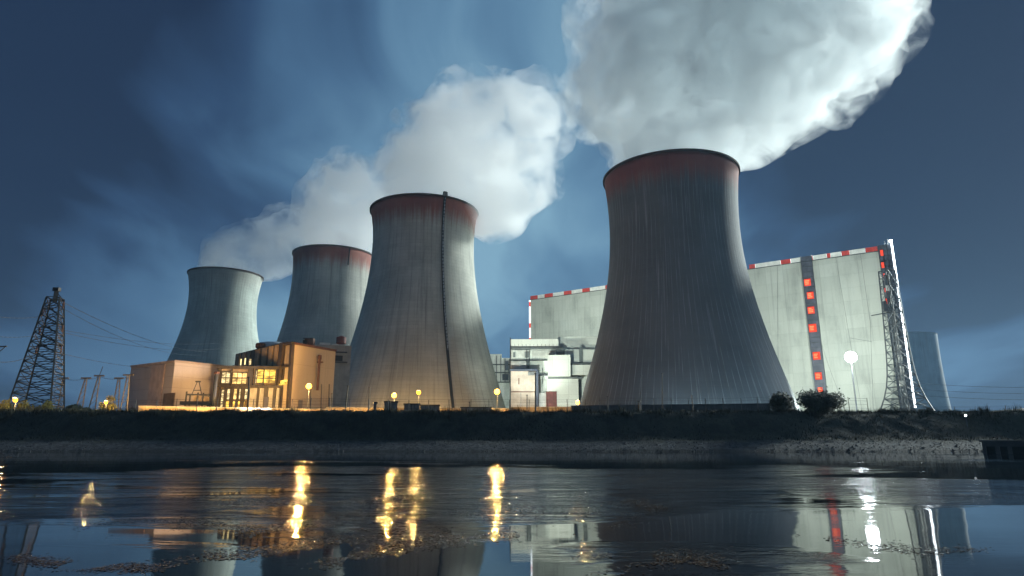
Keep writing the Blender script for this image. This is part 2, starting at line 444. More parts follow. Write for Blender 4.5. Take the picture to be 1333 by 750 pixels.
def meridian(T, px_top, py_top, px_bot, py_bot):
    """angle round the tower of a line seen between two photo points"""
    az = azim(px_bot, py_bot); c = Vector((T['cx'], T['cy']))
    dirv = Vector((math.sin(az), math.cos(az))); r = T['rad'](25)
    b_ = -c.dot(dirv); disc = b_*b_ - (c.length_squared - r*r)
    q = dirv*(-b_ - math.sqrt(max(0, disc))) - c
    return math.atan2(q.x, q.y)
def duct(T, ang, w, dpt, mat, z0, z1, steps=60, off=.05):
    bm = BM(); prev = None
    t = Vector((math.cos(ang), -math.sin(ang), 0)); o_ = Vector((math.sin(ang), math.cos(ang), 0))
    for i in range(steps+1):
        z = z0+(z1-z0)*i/steps; r = T['rad'](z)
        c = Vector((T['cx'], T['cy'], z)) + o_*r
        ring = [bm.verts.new(c + t*a_ + o_*b_) for a_, b_ in ((-w/2,-.3),(w/2,-.3),(w/2,dpt),(-w/2,dpt))]
        if prev:
            for k in range(4): bm.faces.new((prev[k], prev[(k+1)%4], ring[(k+1)%4], ring[k]))
        prev = ring
    return bm
ang3 = meridian(T3, 577, 258, 587, 520)
dk = obj('cable_duct', duct(T3, ang3, 1.25, .9, None, G, T3['H']+1.5), M['black_steel'], T3['root'])
bm = BM()
t = Vector((math.cos(ang3), -math.sin(ang3), 0)); o_ = Vector((math.sin(ang3), math.cos(ang3), 0))
for i in range(44):
    z = T3['H']-1-i*2.0; c = Vector((T3['cx'], T3['cy'], z)) + o_*(T3['rad'](z)+1.05)
    cube(bm, c + t*random.uniform(-.12,.12), .5, .35, random.uniform(.4,2.1), -ang3); strut(bm, c, Vector((T3['cx'], T3['cy'], z-2)) + o_*(T3['rad'](z-2)+1.05), .07)
obj('ladder_cage', bm, plain('bright galvanised cage', (.45,.47,.5), .4, .5, .3, 2), dk)
bm = BM(); c = Vector((T3['cx'], T3['cy'], T3['H']+1.6)) + o_*(T3['rad'](T3['H'])+.5); cube(bm, c, 2.4, 2.0, 2.6, -ang3)
obj('rim_hatch', bm, M['shed'], T3['root'])
ang2 = meridian(T2, 466, 330, 463, 430)
obj('cable_duct', duct(T2, ang2, .7, .5, None, T2['H']-13, T2['H']+.4, 12), M['black_steel'], T2['root'])

# ------------------------------------------------------------------ steam
def plume(name, blobs, D, mat, label, amp=1.0, voxel=3.2, seed=0, clipT=None):
    bm = BM()
    for b_ in blobs:
        px, py, r = b_[:3]; dd = D + (b_[3] if len(b_) > 3 else 0)
        c = at(px, py, dd); x, y, z = sight(px, py)
        mpp = dd/math.hypot(x, y)
        s_ = bmesh.ops.create_icosphere(bm, subdivisions=3, radius=r*mpp)
        for v in s_['verts']: v.co += c
    me = bpy.data.meshes.new(name+'_draft'); bm.to_mesh(me); bm.free()
    def remesh(me, vox):
        o = bpy.data.objects.new('draft', me); C.objects.link(o)
        md = o.modifiers.new('r', 'REMESH'); md.mode = 'VOXEL'; md.voxel_size = vox
        dg = bpy.context.evaluated_depsgraph_get(); dg.update()
        r_ = bpy.data.meshes.new_from_object(o.evaluated_get(dg))
        bpy.data.objects.remove(o); return r_
    me = remesh(me, voxel)
    tb = BM(); tb.from_mesh(me)
    for _ in range(14): bmesh.ops.smooth_vert(tb, verts=tb.verts, factor=.5, use_axis_x=True, use_axis_y=True, use_axis_z=True)
    tb.to_mesh(me); tb.free()
    sd = Vector((seed*17.3, seed*5.1, seed*9.7))
    def billow(v): return (1-abs(mnoise.noise(v)))**2 - .62
    def push(me, f):
        nrm = [v.normal.copy() for v in me.vertices]
        for v, nn in zip(me.vertices, nrm):
            k = sstep(clipT['H']+1, clipT['H']+24, v.co.z)
            v.co += f(v.co + sd, nn)*amp*k
        me.update()
    def big(p, nn):
        q = p + 10*Vector(mnoise.noise_vector(p/32))
        return nn*(12*billow(q/36) + 9*mnoise.noise(p/75)) + 3*Vector(mnoise.noise_vector(p/24))
    def small(p, nn):
        q = p + 5*Vector(mnoise.noise_vector(p/13))
        wisp = sstep(-.1, .35, mnoise.noise(p/45 + Vector((9,4,2))))
        return nn*((7.5*billow(q/14) + 4.2*billow(q/6.3))*(.4+1.0*wisp) + 2.2*mnoise.noise(q/3.1)*wisp) + 2.6*wisp*Vector(mnoise.noise_vector(p/7))
    push(me, big); me = remesh(me, voxel*.55)
    def veil(p, nn):
        t_ = sstep(-.25, .4, mnoise.noise(p/42 + Vector((3,8,1))))
        return nn*(1.0 + 11*t_*(.5+billow(p/17)) + 3*billow(p/8)) + 5*Vector(mnoise.noise_vector(p/15))
    vm = me.copy(); push(vm, veil); vm = remesh(vm, voxel*.6)
    def shrink(p, nn): return nn*-3.0
    push(me, shrink); push(me, small); me = remesh(me, voxel*.42)
    me.name = name
    o = bpy.data.objects.new(name, me); C.objects.link(o); me.materials.append(mat[0])
    me.polygons.foreach_set('use_smooth', [True]*len(me.polygons))
    vm.name = 'veil'; vo = bpy.data.objects.new('veil', vm); C.objects.link(vo); vm.materials.append(mat[1]); vo.parent = o
    vm.polygons.foreach_set('use_smooth', [True]*len(vm.polygons))
    return tag(o, label, 'steam plume', 'steam plumes over the cooling towers')
STEAM_D = (steam_mat('dense steam', .075, .28, .46, .36, 1.0, (.966,.985,.992)), steam_mat('torn steam', .045, .28, .53, .36, .8, (.966,.985,.992)))
STEAM_M = (steam_mat('steam', .085, .25, .45, .78), steam_mat('torn steam', .05, .25, .52, .78))
STEAM_L = (steam_mat('thin steam', .085, .3, .46, .72), steam_mat('torn thin steam', .045, .3, .52, .72))
STEAM_XL = (steam_mat('thinner steam', .062, .3, .46, .72), steam_mat('torn thinner steam', .032, .3, .52, .72))
plume('steam_plume', [(876,222,68),(868,192,78),(876,165,88),(860,120,92),(925,140,92),(960,115,100),(835,95,78),(822,45,72),(900,55,115),
      (1000,70,105),(1060,62,82),(1095,30,84),(1130,8,60),(960,-20,150),(1090,-60,120),(860,-30,95),(1010,-130,170),(1000,172,40),(982,206,22),
      (1042,138,48),(1085,105,42),(792,150,38),(784,104,34),(778,60,32),(803,200,22),(1130,60,38)], 310, STEAM_D,
      'widest steam plume, spreading right and upward from the largest tower', 1.25, 3.0, 1, TB)
plume('steam_plume', [(553,276,54),(549,244,52),(552,200,44),(563,152,42),(600,150,55),(650,152,50),(690,155,42),(702,195,36),(690,240,40),
      (655,280,38),(620,230,78),(638,304,20),(580,210,70),(702,128,22),(538,128,18),(610,120,20),(650,118,18)], 373, STEAM_M,
      'bright white steam plume billowing right from the tower with the cable duct', .95, 2.8, 2, T3)
plume('steam_plume', [(433,334,40),(428,296,40),(436,254,38),(470,240,36),(500,262,46),(462,300,50),(524,225,34),(440,225,20)], 490, STEAM_L,
      'pale steam plume rising between the bare grey tower and the tower with the cable duct', .8, 3.6, 3, T2)
plume('steam_plume', [(293,354,38),(302,332,36),(332,318,34),(370,312,38),(412,304,42),(352,345,26),(378,340,22),(285,330,20),(440,300,40)], 560, STEAM_XL,
      'thin low steam plume trailing right from the bare grey tower', .7, 4, 4, T1)

# ------------------------------------------------------------------ reactor hall: the long floodlit wall with red and white parapet
P0, P1 = Vector((13.3, 447.8)), Vector((195.6, 325.7))
hall = Facade(P0, P1); HT = 102.0
root = thing('reactor_hall', 'huge pale concrete hall with red and white parapet behind the largest cooling tower', 'industrial building', (P0.x, P0.y, G))
HALLM = cladding('hall wall panels', (.42,.44,.40), 9.5, 7.4, .8, .25, (.10,.11,.10))
def uvbox(fac, u0, u1, z0, z1, d0, d1, name, mat, parent):
    bm = BM(); fac.box(bm, u0, u1, z0, z1, d0, d1)
    bmesh.ops.recalc_face_normals(bm, faces=bm.faces)
    uvl = bm.loops.layers.uv.new('UVMap')
    for f in bm.faces:
        nn = f.normal
        for l in f.loops:
            q = Vector((l.vert.co.x, l.vert.co.y)) - fac.p
            along = q.dot(fac.u) if abs(Vector((nn.x,nn.y)).dot(fac.n)) > .5 else q.dot(fac.n)
            l[uvl].uv = (along, l.vert.co.z) if abs(nn.z) < .5 else (q.dot(fac.u), q.dot(fac.n))
    return obj(name, bm, mat, parent)
uvbox(hall, 0, hall.L, G-1, HT-2.6, -62, 0, 'wall', HALLM, root)
# a raised dark blue grey band low on the left half of the wall
bm = BM(); hall.box(bm, -.4, 84, 50, 57.5, -.5, .25); obj('dark_band', bm, M['blue_dark'], root)
# parapet of painted panels, seen widths
segs = [(690,'r',700),(700,'w',709),(709,'r',720),(720,'w',734),(734,'r',744),(744,'w',758),(758,'r',768),(768,'w',788)]
u = hall.hit(690, 386)[0]; edge = [(hall.hit(a_, 386-(a_-690)*.144)[0], c_, hall.hit(b_, 386-(b_-690)*.144)[0]) for a_, c_, b_ in segs]
u = edge[-1][2]; ustart = hall.hit(975, 348)[0]; k = 0
while u < ustart-4: edge.append((u, 'rw'[k%2], min(u+9, ustart))); u += 9; k += 1
for a_, c_, b_ in [(975,'r',983),(983,'w',1016),(1016,'r',1029),(1029,'w',1043),(1043,'r',1058),(1058,'w',1076),(1076,'r',1081),(1081,'w',1095),(1095,'r',1106),(1106,'w',1126),(1126,'r',1142)]:
    edge.append((hall.hit(a_, 386-(a_-690)*.144)[0], c_, hall.hit(b_, 386-(b_-690)*.144)[0]))
for a_, c_, b_ in edge:
    a_, b_ = max(0, a_), min(hall.L, b_)
    if b_-a_ < .4: continue
    bm = BM(); hall.box(bm, a_+.12, b_-.12, HT-2.6, HT, -1.0, .3)
    obj('parapet_panel', bm, M['red_paint'] if c_ == 'r' else M['white_paint'], root)
bm = BM(); hall.box(bm, -.2, hall.L+.2, HT-2.85, HT-2.6, -1.2, .5); obj('parapet_ledge', bm, M['very_dark'], root)
# stair shafts with red lamps
RED = glow('red obstruction lamp', (1.0,.085,.035), .85); REDHOT = glow('red lamp core', (1.0,.2,.08), 1.8)
SHAFT = plain('stair shaft cladding', (.085,.09,.12), .6, .2, .45, .4)
uc = hall.hit(1050, 338)[0]
sh = bm = BM(); hall.box(bm, uc-2.6, uc+2.9, G-1, HT-.4, .25, 2.4); sh = obj('stair_shaft', bm, SHAFT, root)
bm = BM()
for i in range(30):
    z = 10+i*3.05
    hall.box(bm, uc-2.7, uc+3.0, z, z+.25, 2.4, 2.75)
for du in (-2.75, 2.8): hall.box(bm, uc+du, uc+du+.25, G, HT-.2, 2.4, 2.9)
obj('shaft_frame', bm, M['steel'], sh)
for py, s_ in ((369,1.0),(386,1.0),(405,1.0),(428,1.15),(464,1.1),(490,1.0),(508,.7)):
    z = hall.hit(1050+(py-338)*.12, py)[1]; um = uc + random.uniform(-.5,.5)
    bm = BM(); hall.box(bm, um-1.65*s_, um+1.65*s_, z-1.9*s_, z+1.9*s_, 2.8, 3.3)
    rp = obj('red_lamp_panel', bm, RED, sh)
    bm = BM()
    for dz in (-.9,.05,.9): hall.box(bm, um-1.2*s_, um+random.uniform(.2,1.1)*s_, z+dz-.3, z+dz+.25, 3.3, 3.42)
    obj('lamp_bars', bm, REDHOT, rp)
# end bay
P2 = Vector(at(1159, 319, 381)[:2])
bay = Facade(P1+hall.u*.05, P2)
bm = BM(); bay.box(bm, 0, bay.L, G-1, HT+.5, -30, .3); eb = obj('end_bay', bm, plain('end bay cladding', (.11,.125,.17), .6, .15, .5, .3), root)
bm = BM()
for i in range(33):
    z = 8+i*2.85; bay.box(bm, -.1, bay.L+.1, z, z+.22, .3, .6)
for q in range(4): bay.box(bm, bay.L*q/3-.15, bay.L*q/3+.15, G, HT+.4, .6, .95)
obj('bay_frame', bm, M['steel'], eb)
for py in (330,346,360,379,393):
    z = bay.hit(1148, py)[1]; bm = BM(); s_ = random.uniform(.7,1.0)
    bay.box(bm, .1+random.uniform(0,.8), 1.3+random.uniform(0,.8), z-1.6*s_, z+1.6*s_, .96, 1.4)
    obj('red_lamp_panel', bm, RED, eb)
bm = BM(); strut(bm, bay.P(bay.L+.5, .9, 17), bay.P(bay.L+.5, .9, HT+1), .42, 8)
obj('light_strip', bm, glow('white light strip', (.85,.95,1.0), 8), eb)
bm = BM(); ball(bm, bay.P(bay.L+.2, .9, HT+2), .8); obj('top_lamp', bm, glow('white beacon', (.85,.95,1.0), 25), eb)
bm = BM(); strut(bm, bay.P(bay.L-1.2, .6, HT), bay.P(bay.L-1.2, .6, HT+3.2), .12); strut(bm, bay.P(bay.L-2.6, .6, HT), bay.P(bay.L-2.6, .6, HT+2.2), .1); obj('roof_rail', bm, M['steel'], eb)
# left corner strip, red and white, glowing
zz = 46; k = 0
STW = glow('corner strip white', (.85,.95,1.0), 2.2); STR = glow('corner strip red', (1.0,.10,.06), .9)
while zz < HT-3:
    L_ = random.choice((3.5,5,7)); bm = BM()
    hall.box(bm, -.9, -.1, zz, min(zz+L_, HT-2.8)-.15, -.4, .5); obj('corner_light', bm, STR if k%3 == 1 else STW, root); zz += L_; k += 1
# fine cable runs on the wall
bm = BM()
for pts in ([(1062,425),(1080,480),(1103,540)],[(1088,335),(1106,440),(1123,540)],[(1120,330),(1133,420),(1137,540)],[(1012,345),(1013,470)],[(1106,440),(1135,445)]):
    q = [hall.P(hall.hit(*a_)[0], .12, max(hall.hit(*a_)[1], G)) for a_ in pts]; polytube(bm, q, .06, 4)
obj('wall_cable', bm, M['wire'], root)
bm = BM()
for i in range(26):
    uu = random.uniform(4, hall.L-4); hh = random.uniform(1, 3.2)
    cube(bm, hall.P(uu, -random.uniform(3,30), HT+hh/2-2.6), random.uniform(1.5,5), 3, hh, .5)
hall.box(bm, .5, hall.L-.5, HT-2.6, HT-2.2, -61.5, -1.2)
obj('roof', bm, M['concrete'], root)

# ------------------------------------------------------------------ lattice structures
def lattice(bl, bb, c, levels, rot, leg_r=.22, br_r=.09, kk=1.0):
    """4-leg lattice; levels = (z, halfwidth, dx, dy); returns corner tables"""
    ca, sa = math.cos(rot), math.sin(rot)
    tab = []
    for z, hw, dx, dy in levels:
        tab.append([Vector((c[0]+dx+(x*ca-y*sa)*hw, c[1]+dy+(x*sa+y*ca)*hw, z)) for x, y in ((-1,-1),(1,-1),(1,1),(-1,1))])
    for a_, b_ in zip(tab[:-1], tab[1:]):
        for i in range(4):
            strut(bl[i], a_[i], b_[i], leg_r)
            j = (i+1) % 4
            strut(bb, a_[i], b_[j], br_r); strut(bb, a_[j], b_[i], br_r)
            strut(bb, b_[i], b_[j], br_r*.9)
            m1, m2 = (a_[i]+b_[i])/2, (a_[j]+b_[j])/2
            if (a_[0]-a_[1]).length > 4: strut(bb, m1, m2, br_r*.7)
    return tab
mc = bearing(1180, 366)
mast = thing('lattice_mast', 'dark steel lattice mast with flared legs in front of the hall end', 'lattice mast', mc)
MASTM = plain('zinc grey lattice', (.085,.095,.105), .5, .3, .4, .6)
bl = [BM() for _ in range(4)]; bb = BM()
lv = []
zt_ = at(1158, 352, 366).z
for t_, hw in ((0,12.0),(.06,9.9),(.12,8.0),(.19,6.3),(.26,5.1),(.33,4.4),(.40,4.0),(.48,3.7),(.56,3.5),(.64,3.3),(.72,3.15),(.8,3.0),(.9,2.8),(1,2.6)):
    lv.append((G+(zt_-G)*t_, hw*.98, 0, 0))
tab = lattice(bl, bb, mc, lv, R(20), .36, .17)
for b_ in bl: obj('leg', b_, M['black_steel'], mast)
for a_, b_ in zip(tab[1:-1], tab[2:]):      # extra web inside
    strut(bb, a_[0], b_[2], .1); strut(bb, a_[1], b_[3], .1)
obj('bracing', bb, MASTM, mast)
# inner pipe bundle and white cladding sheets
bm = BM(); 
for dx in (-1.3, .2, 1.4): strut(bm, (mc.x+dx, mc.y, G), (mc.x+dx, mc.y+.5, zt_-2), .35, 6)
obj('riser_pipe', bm, MASTM, mast)
for i in range(9):
    t_ = .28+.075*i; z = G+(zt_-G)*t_; bm = BM(); cube(bm, (mc.x+random.uniform(-2,2), mc.y-1.5, z), random.uniform(1.5,3), .2, random.uniform(2,5), R(20))
    obj('sheet', bm, M['white_paint'], mast)
bm = BM(); pc = at(1155, 405, 362); cube(bm, pc, 3.2, 2.2, .4); cube(bm, pc+Vector((-.8,0,2.6)), 1.5, 1.3, 4.6); strut(bm, pc+Vector((0,0,-.8)), pc+Vector((-8.5,-.5,-2.4)), .22)
strut(bm, pc, Vector((mc.x, mc.y, pc.z-2)), .3)
obj('antenna_platform', bm, M['black_steel'], mast)

# power pylon on the left
pc = bearing(47, 172)
pyl = thing('power_pylon', 'tall black lattice power pylon on the bank at the far left', 'pylon', pc)
zt_ = at(73, 388, 172).z
bl = [BM() for _ in range(4)]; bb = BM(); lv = []
for i in range(13):
    t_ = (i/12)**.9; lv.append((G+(zt_-G)*t_, 4.1*(1-t_)+1.25*t_, 0, 0))
tab = lattice(bl, bb, pc, lv, R(16), .21, .085)
for b_ in bl: obj('leg', b_, M['black_steel'], pyl)
obj('bracing', bb, M['black_steel'], pyl)
bm = BM(); strut(bm, (pc.x, pc.y, zt_-1), (pc.x, pc.y, at(75, 377, 172).z), .55); cube(bm, (pc.x, pc.y, at(75,377,172).z), 1.3, .9, .8); obj('peak', bm, M['black_steel'], pyl)
ins_pts = []
PY_R = [at(83,394,172), at(82,425,172), at(80,452,172)]; PY_L = [at(56,404,172), at(52,428,172), at(48,452,172)]
for p_ in PY_R+PY_L:
    bm = BM(); hw = 1.8
    strut(bm, (pc.x, pc.y, p_.z+.5), (p_.x, p_.y, p_.z+.35), .16); strut(bm, (pc.x, pc.y, p_.z+2.2), (p_.x, p_.y, p_.z+.35), .12)
    arm = obj('crossarm', bm, M['black_steel'], pyl)
    bm = BM(); lathe(bm, (p_.x, p_.y, p_.z-1.4), [(.06,1.7),(.22,1.5),(.08,1.4),(.22,1.1),(.08,1.0),(.22,.7),(.08,.6),(.22,.3),(.06,.1)], 8); obj('insulator', bm, M['brown'], arm)
def wire(a, b, sag, label, r=.035, n=18, group='overhead power lines'):
    a, b = Vector(a), Vector(b); bm = BM()
    pts = [a.lerp(b, i/n) - Vector((0,0,sag*4*(i/n)*(1-i/n))) for i in range(n+1)]
    polytube(bm, pts, r, 5)
    return tag(obj('power_line', bm, M['wire'], None, True), label, 'power line', group)
lowv = Vector((0,0,-1.35))
ends = [at(268,472,262), at(262,466,262), at(256,462,262)]
wire(PY_R[0]+lowv*0, at(268,458,300), 2.5, 'highest power line sagging from the pylon towards the bare grey tower', .055)
wire(PY_R[0]+lowv, at(262,462,300), 3.2, 'power line just under the highest one, right of the pylon', .045)
wire(PY_R[1]+lowv, at(300,452,300), 2.5, 'nearly level power line leaving the middle of the pylon to the right', .045)
wire(PY_R[1]+lowv*.6, at(300,445,300), 2.0, 'faint power line above the level middle line right of the pylon', .04)
wire(PY_R[2]+lowv, at(262,474,290), 2.4, 'lowest power line running from the pylon towards the beige box building', .045)
wire(PY_L[0]+lowv, at(-60,397,150), 1.2, 'highest power line from the pylon to the left edge', .045)
wire(PY_L[1]+lowv, at(-60,424,150), 1.2, 'middle power line from the pylon to the left edge', .045)
wire(PY_L[2]+lowv, at(-60,440,150), 3.0, 'lowest sagging power line from the pylon to the left edge', .055)
for py, lab in ((500,'highest thin power line over the misty field at the right edge'),(508,'middle thin power line over the misty field at the right edge'),(516,'lowest thin power line over the misty field at the right edge')):
    wire((mc.x+3, mc.y, at(1195, py-3, 366).z), at(1400, py+4, 330), 1.0, lab, .06)
# pole with crossarm at the very left
pp = bearing(-22, 150)
po = thing('utility_pole', 'dark pole with insulators cut by the left picture edge', 'utility pole', pp)
bm = BM(); strut(bm, pp, (pp.x, pp.y, at(0,425,150).z), .22, 8, .16); obj('pole', bm, M['black_steel'], po)
bm = BM(); z = at(0,452,150).z; strut(bm, (pp.x-2, pp.y, z), (pp.x+2.6, pp.y-.6, z), .12); strut(bm, (pp.x, pp.y, z-1.8), (pp.x+2.4, pp.y-.6, z), .09); obj('crossarm', bm, M['black_steel'], po)

# ------------------------------------------------------------------ switchyard gantries
def gantry(px, D, py_top, lean, label, r=.22):
    p_ = bearing(px, D); top = at(px+lean, py_top, D); 
    g = thing('switchyard_gantry', label, 'gantry', p_, 'pale gantries in the switchyard')
    GM = M['post']
    for s_ in (-1, 1):
        bm = BM(); strut(bm, (p_.x+s_*1.1, p_.y, G), (top.x+s_*.25, top.y, top.z), r*.75)
        obj('leg', bm, GM, g)
    bm = BM()
    for i in range(1, 8):
        t_ = i/8
        a_ = Vector((p_.x-1.1, p_.y, G)).lerp(Vector((top.x-.25, top.y, top.z)), t_); b_ = Vector((p_.x+1.1, p_.y, G)).lerp(Vector((top.x+.25, top.y, top.z)), (i+1)/8)
        strut(bm, a_, b_, .07)
    obj('bracing', bm, GM, g)
    bm = BM(); cube(bm, (top.x, top.y, top.z+.15), 2.6, .35, .35); obj('crossarm', bm, GM, g)
    return top
tops = [gantry(80, 205, 493, 3, 'dim gantry just right of the pylon'), gantry(101, 200, 493, 11, 'tilted gantry left of the spike topped one'),
        gantry(118, 200, 490, 11, 'tilted gantry with a thin spike on its top'), gantry(150, 205, 493, 5, 'slim gantry right of the yellow shrub'),
        gantry(161, 190, 489, 6, 'stout gantry against the beige box building')]
sp_ = tag(None or obj('lightning_rod', (lambda bm: (strut(bm, tops[2], tops[2]+Vector((.6,0,2.6)), .09), bm)[1])(BM()), M['black_steel']), 'thin spike on the tilted gantry left of the yellow shrub', 'lightning rod')
for k, (i, j) in enumerate(((0,1),(1,2),(2,3),(3,4))):
    wire(tops[i], tops[j], .4, ('top wire between the dim gantry and the tilted one','top wire between the two tilted gantries','top wire above the yellow shrub','top wire from the slim gantry to the stout one')[k], .05, 8, 'switchyard wires')

# ------------------------------------------------------------------ beige box building (left)
A0, Ac, A1 = Vector(at(171,477,238)[:2]), Vector(at(228,470,215)[:2]), Vector(at(291,477,224)[:2])
ZA = at(228,470,215).z
boxb = thing('box_building', 'windowless beige box building at the left, pink shaded side wall', 'industrial building', (Ac.x, Ac.y, G))
BEIGE = cladding('beige rendered panels', (.46,.40,.37), 30, 3.3, .8, .3, (.12,.09,.07), streakiness=.6)
def prism(plan, z0, z1, name, mat, parent, ztops=None):
    bm = BM(); n_ = len(plan)
    lo = [bm.verts.new((q[0], q[1], z0)) for q in plan]; hi = [bm.verts.new((q[0], q[1], z1 if ztops is None else ztops[i])) for i, q in enumerate(plan)]
    uvl = bm.loops.layers.uv.new('UVMap')
    for i in range(n_):
        j = (i+1) % n_; f = bm.faces.new((lo[i], lo[j], hi[j], hi[i])); L_ = (lo[j].co-lo[i].co).length
        for l, uv in zip(f.loops, ((0,z0),(L_,z0),(L_,hi[j].co.z),(0,hi[i].co.z))): l[uvl].uv = uv
    f = bm.faces.new(hi); f2 = bm.faces.new(lo[::-1])
    for ff in (f, f2):
        for l in ff.loops: l[uvl].uv = (l.vert.co.x, l.vert.co.y)
    return obj(name, bm, mat, parent)
back = A0 + A1 - Ac
prism([A0, Ac, A1, back], G-1, ZA, 'wall', BEIGE, boxb)
fl = Facade(A0, Ac); fr = Facade(Ac, A1)
bm = BM(); fl.pbox(bm, 195, 476, 212, 536, 0, .35, G-1); fl.box(bm, 0, fl.L, ZA-.35, ZA+.25, 0, .3); obj('pilaster', bm, plain('pale pink render', (.56,.43,.37), .8, 0, .3, .4), boxb)
bm = BM(); fl.pbox(bm, 212.5, 512, 227, 536, 0, .18, G-1); obj('plinth_panel', bm, plain('brown plinth', (.20,.14,.10), .85, 0, .4, .5), boxb)
bm = BM(); fr.box(bm, -.3, fr.L+.1, ZA-.3, ZA+.3, -.3, .3); obj('roof_edge', bm, plain('roof flashing', (.36,.29,.25), .6, 0, .2, .5), boxb)
bm = BM(); prism_c = (A0+Ac+A1+back)/4; cube(bm, (prism_c.x, prism_c.y, ZA+.25), 9, 8, .5, .5); obj('roof_hatch', bm, M['concrete'], boxb)

# ------------------------------------------------------------------ beige block with striped wing, and the glazed annex
Cc, C1, C0 = Vector(at(384,447,205)[:2]), Vector(at(437,456,218)[:2]), Vector(at(307,460,237)[:2])
ZC = at(384,447,205).z
blk = thing('boiler_house', 'tall beige block with a wing of dark and light stripes', 'industrial building', (Cc.x, Cc.y, G))
TAN = cladding('tan render', (.52,.41,.27), 14, 12, .8, .2, (.16,.11,.06), streakiness=.5)
backC = C1 + Vector((-12, 14))
nw = (Cc-C0).normalized()
Cw = Cc - nw*4.5     # where the tall corner ends and the striped wing begins
prism([Cc, C1, backC, Cw+Vector((6,14)), Cw], G-1, ZC, 'wall', TAN, blk)
# striped wing: roof falls away from the corner
wing = Facade(C0, Cc)
zw0 = at(308,461,237).z; zw1 = wing.hit(360, 447)[1]
prism([C0, Cw-nw*.2, Cw+Vector((6,14)), C0+Vector((7,13))], G-1, zw0, 'wing_wall', plain('dark brown wing wall', (.10,.075,.055), .7, 0, .4, .4), blk, [zw0, zw1, zw1, zw0])
k = 0
for xa, xb in ((309,313),(316.5,320),(322,326),(333,338),(342,347),(350.5,355),(358,362)):
    ua, _ = wing.hit(xa, 465); ub, _ = wing.hit(xb, 465); um = (ua+ub)/2
    top = zw0+(zw1-zw0)*um/wing.L; bm = BM()
    wing.box(bm, ua, ub, wing.hit((xa+xb)/2, 478)[1]-1, top-.3, 0, .4); obj('pilaster', bm, plain('pilaster tan', (.40,.28,.17), .8, 0, .3, .6) if k == 0 else bpy.data.materials['pilaster tan'], blk); k += 1
W1 = lit_window('warm lit window', (1.0,.60,.18), 2.2, .35); W2 = lit_window('bright yellow window', (1.0,.56,.08), 3.0, .3); W3 = lit_window('pale lit window', (1.0,.74,.34), 1.6, .8)
bm = BM(); wing.pbox(bm, 314, 467, 322, 475, .05, .3); obj('window', bm, glow('hot small window', (1.0,.80,.35), 1.6), blk)
bm = BM(); wing.pbox(bm, 323, 468, 327, 475, .05, .25); obj('window', bm, W3, blk)
# leaning dark corner frame
bm = BM(); fz = Facade(Cw, Cc)
def quadbeam(fac, pa, pb, wpx, d0, d1, bm):
    (ua, za), (ub, zb) = fac.hit(*pa), fac.hit(*pb)
    ww = abs(fac.hit(pa[0]+wpx, pa[1])[0]-ua)
    hexa(bm, [fac.P(ua,d0,za), fac.P(ua+ww,d0,za), fac.P(ua+ww,d1,za), fac.P(ua,d1,za), fac.P(ub,d0,zb), fac.P(ub+ww,d0,zb), fac.P(ub+ww,d1,zb), fac.P(ub,d1,zb)])
quadbeam(fz, (362,500), (369,447), 4.5, .1, 1.3, bm); quadbeam(fz, (376,534), (381.5,448), 2.6, .1, 1.1, bm)
fz.pbox(bm, 368, 446.5, 384, 449.5, .1, 1.2); fz.pbox(bm, 366, 476, 381, 478.5, .1, .9)
obj('corner_frame', bm, plain('dark bronze frame', (.07,.05,.035), .5, .3, .3, .6), blk)
bm = BM(); fz.pbox(bm, 372, 450, 379, 476, .05, .3); obj('panel', bm, plain('tan panel', (.44,.34,.24), .7, 0, .3, .5), blk)
bm = BM(); fz.pbox(bm, 364, 495, 379, 501, .05, .5); obj('window', bm, W2, blk)
fc = Facade(Cc, C1)
bm = BM(); fc.box(bm, -.2, fc.L+.2, ZC-.4, ZC+.3, -.4, .3); obj('roof_edge', bm, M['brown'], blk)
bm = BM(); 
ua, za = fc.hit(413,468); ub, zb = fc.hit(410,500); strut(bm, fc.P(ua,1.0,za), fc.P(ua,1.0,zb-2), .38, 10); strut(bm, fc.P(ua,1.0,za), fc.P(ua,1.0,za+1.3), .6, 10); cube(bm, fc.P(ua+.3,1.0,za-.9), 1.8,.8,.4)
obj('vent_stack', bm, M['brown'], blk)
bm = BM(); fc.pbox(bm, 388, 521, 393, 536, 0, .2, G); obj('door', bm, plain('grey door', (.28,.24,.18), .6, 0, .3, 1), blk)
bm = BM()
for xa in (404, 418, 428): quadbeam(fc, (xa-1,536), (xa,500), .7, .02, .2, bm)
obj('downpipe', bm, M['post'], blk)
# things on the wing roof
wr = wing.P(wing.hit(328,455)[0], -3, 0); zr = zw0-.5
tk = thing('roof_chimney', 'short dark brown chimney on the roof of the striped wing', 'chimney', (wr.x, wr.y, zr))
bm = BM(); lathe(bm, (wr.x, wr.y, zr-1), [(1.1,0),(1.1,at(328,455,237).z-zr+.4)], 16); obj('stack', bm, M['brown'], tk)
bm = BM(); lathe(bm, (wr.x, wr.y, at(328,455,237).z-.4), [(1.55,0),(1.7,.2),(1.7,1.3),(1.4,1.6)], 16); obj('cap', bm, M['brown'], tk)
dm = at(358, 449, 250); dt = thing('roof_tank', 'white rounded tank showing over the striped wing', 'tank', (dm.x, dm.y, G))
bm = BM(); lathe(bm, (dm.x, dm.y, G), [(6.3,0),(6.3,dm.z-G-.2),(5.6,dm.z-G+.4),(3,dm.z-G+.8),(.2,dm.z-G+.9)], 28); obj('shell', bm, M['white_paint'], dt)

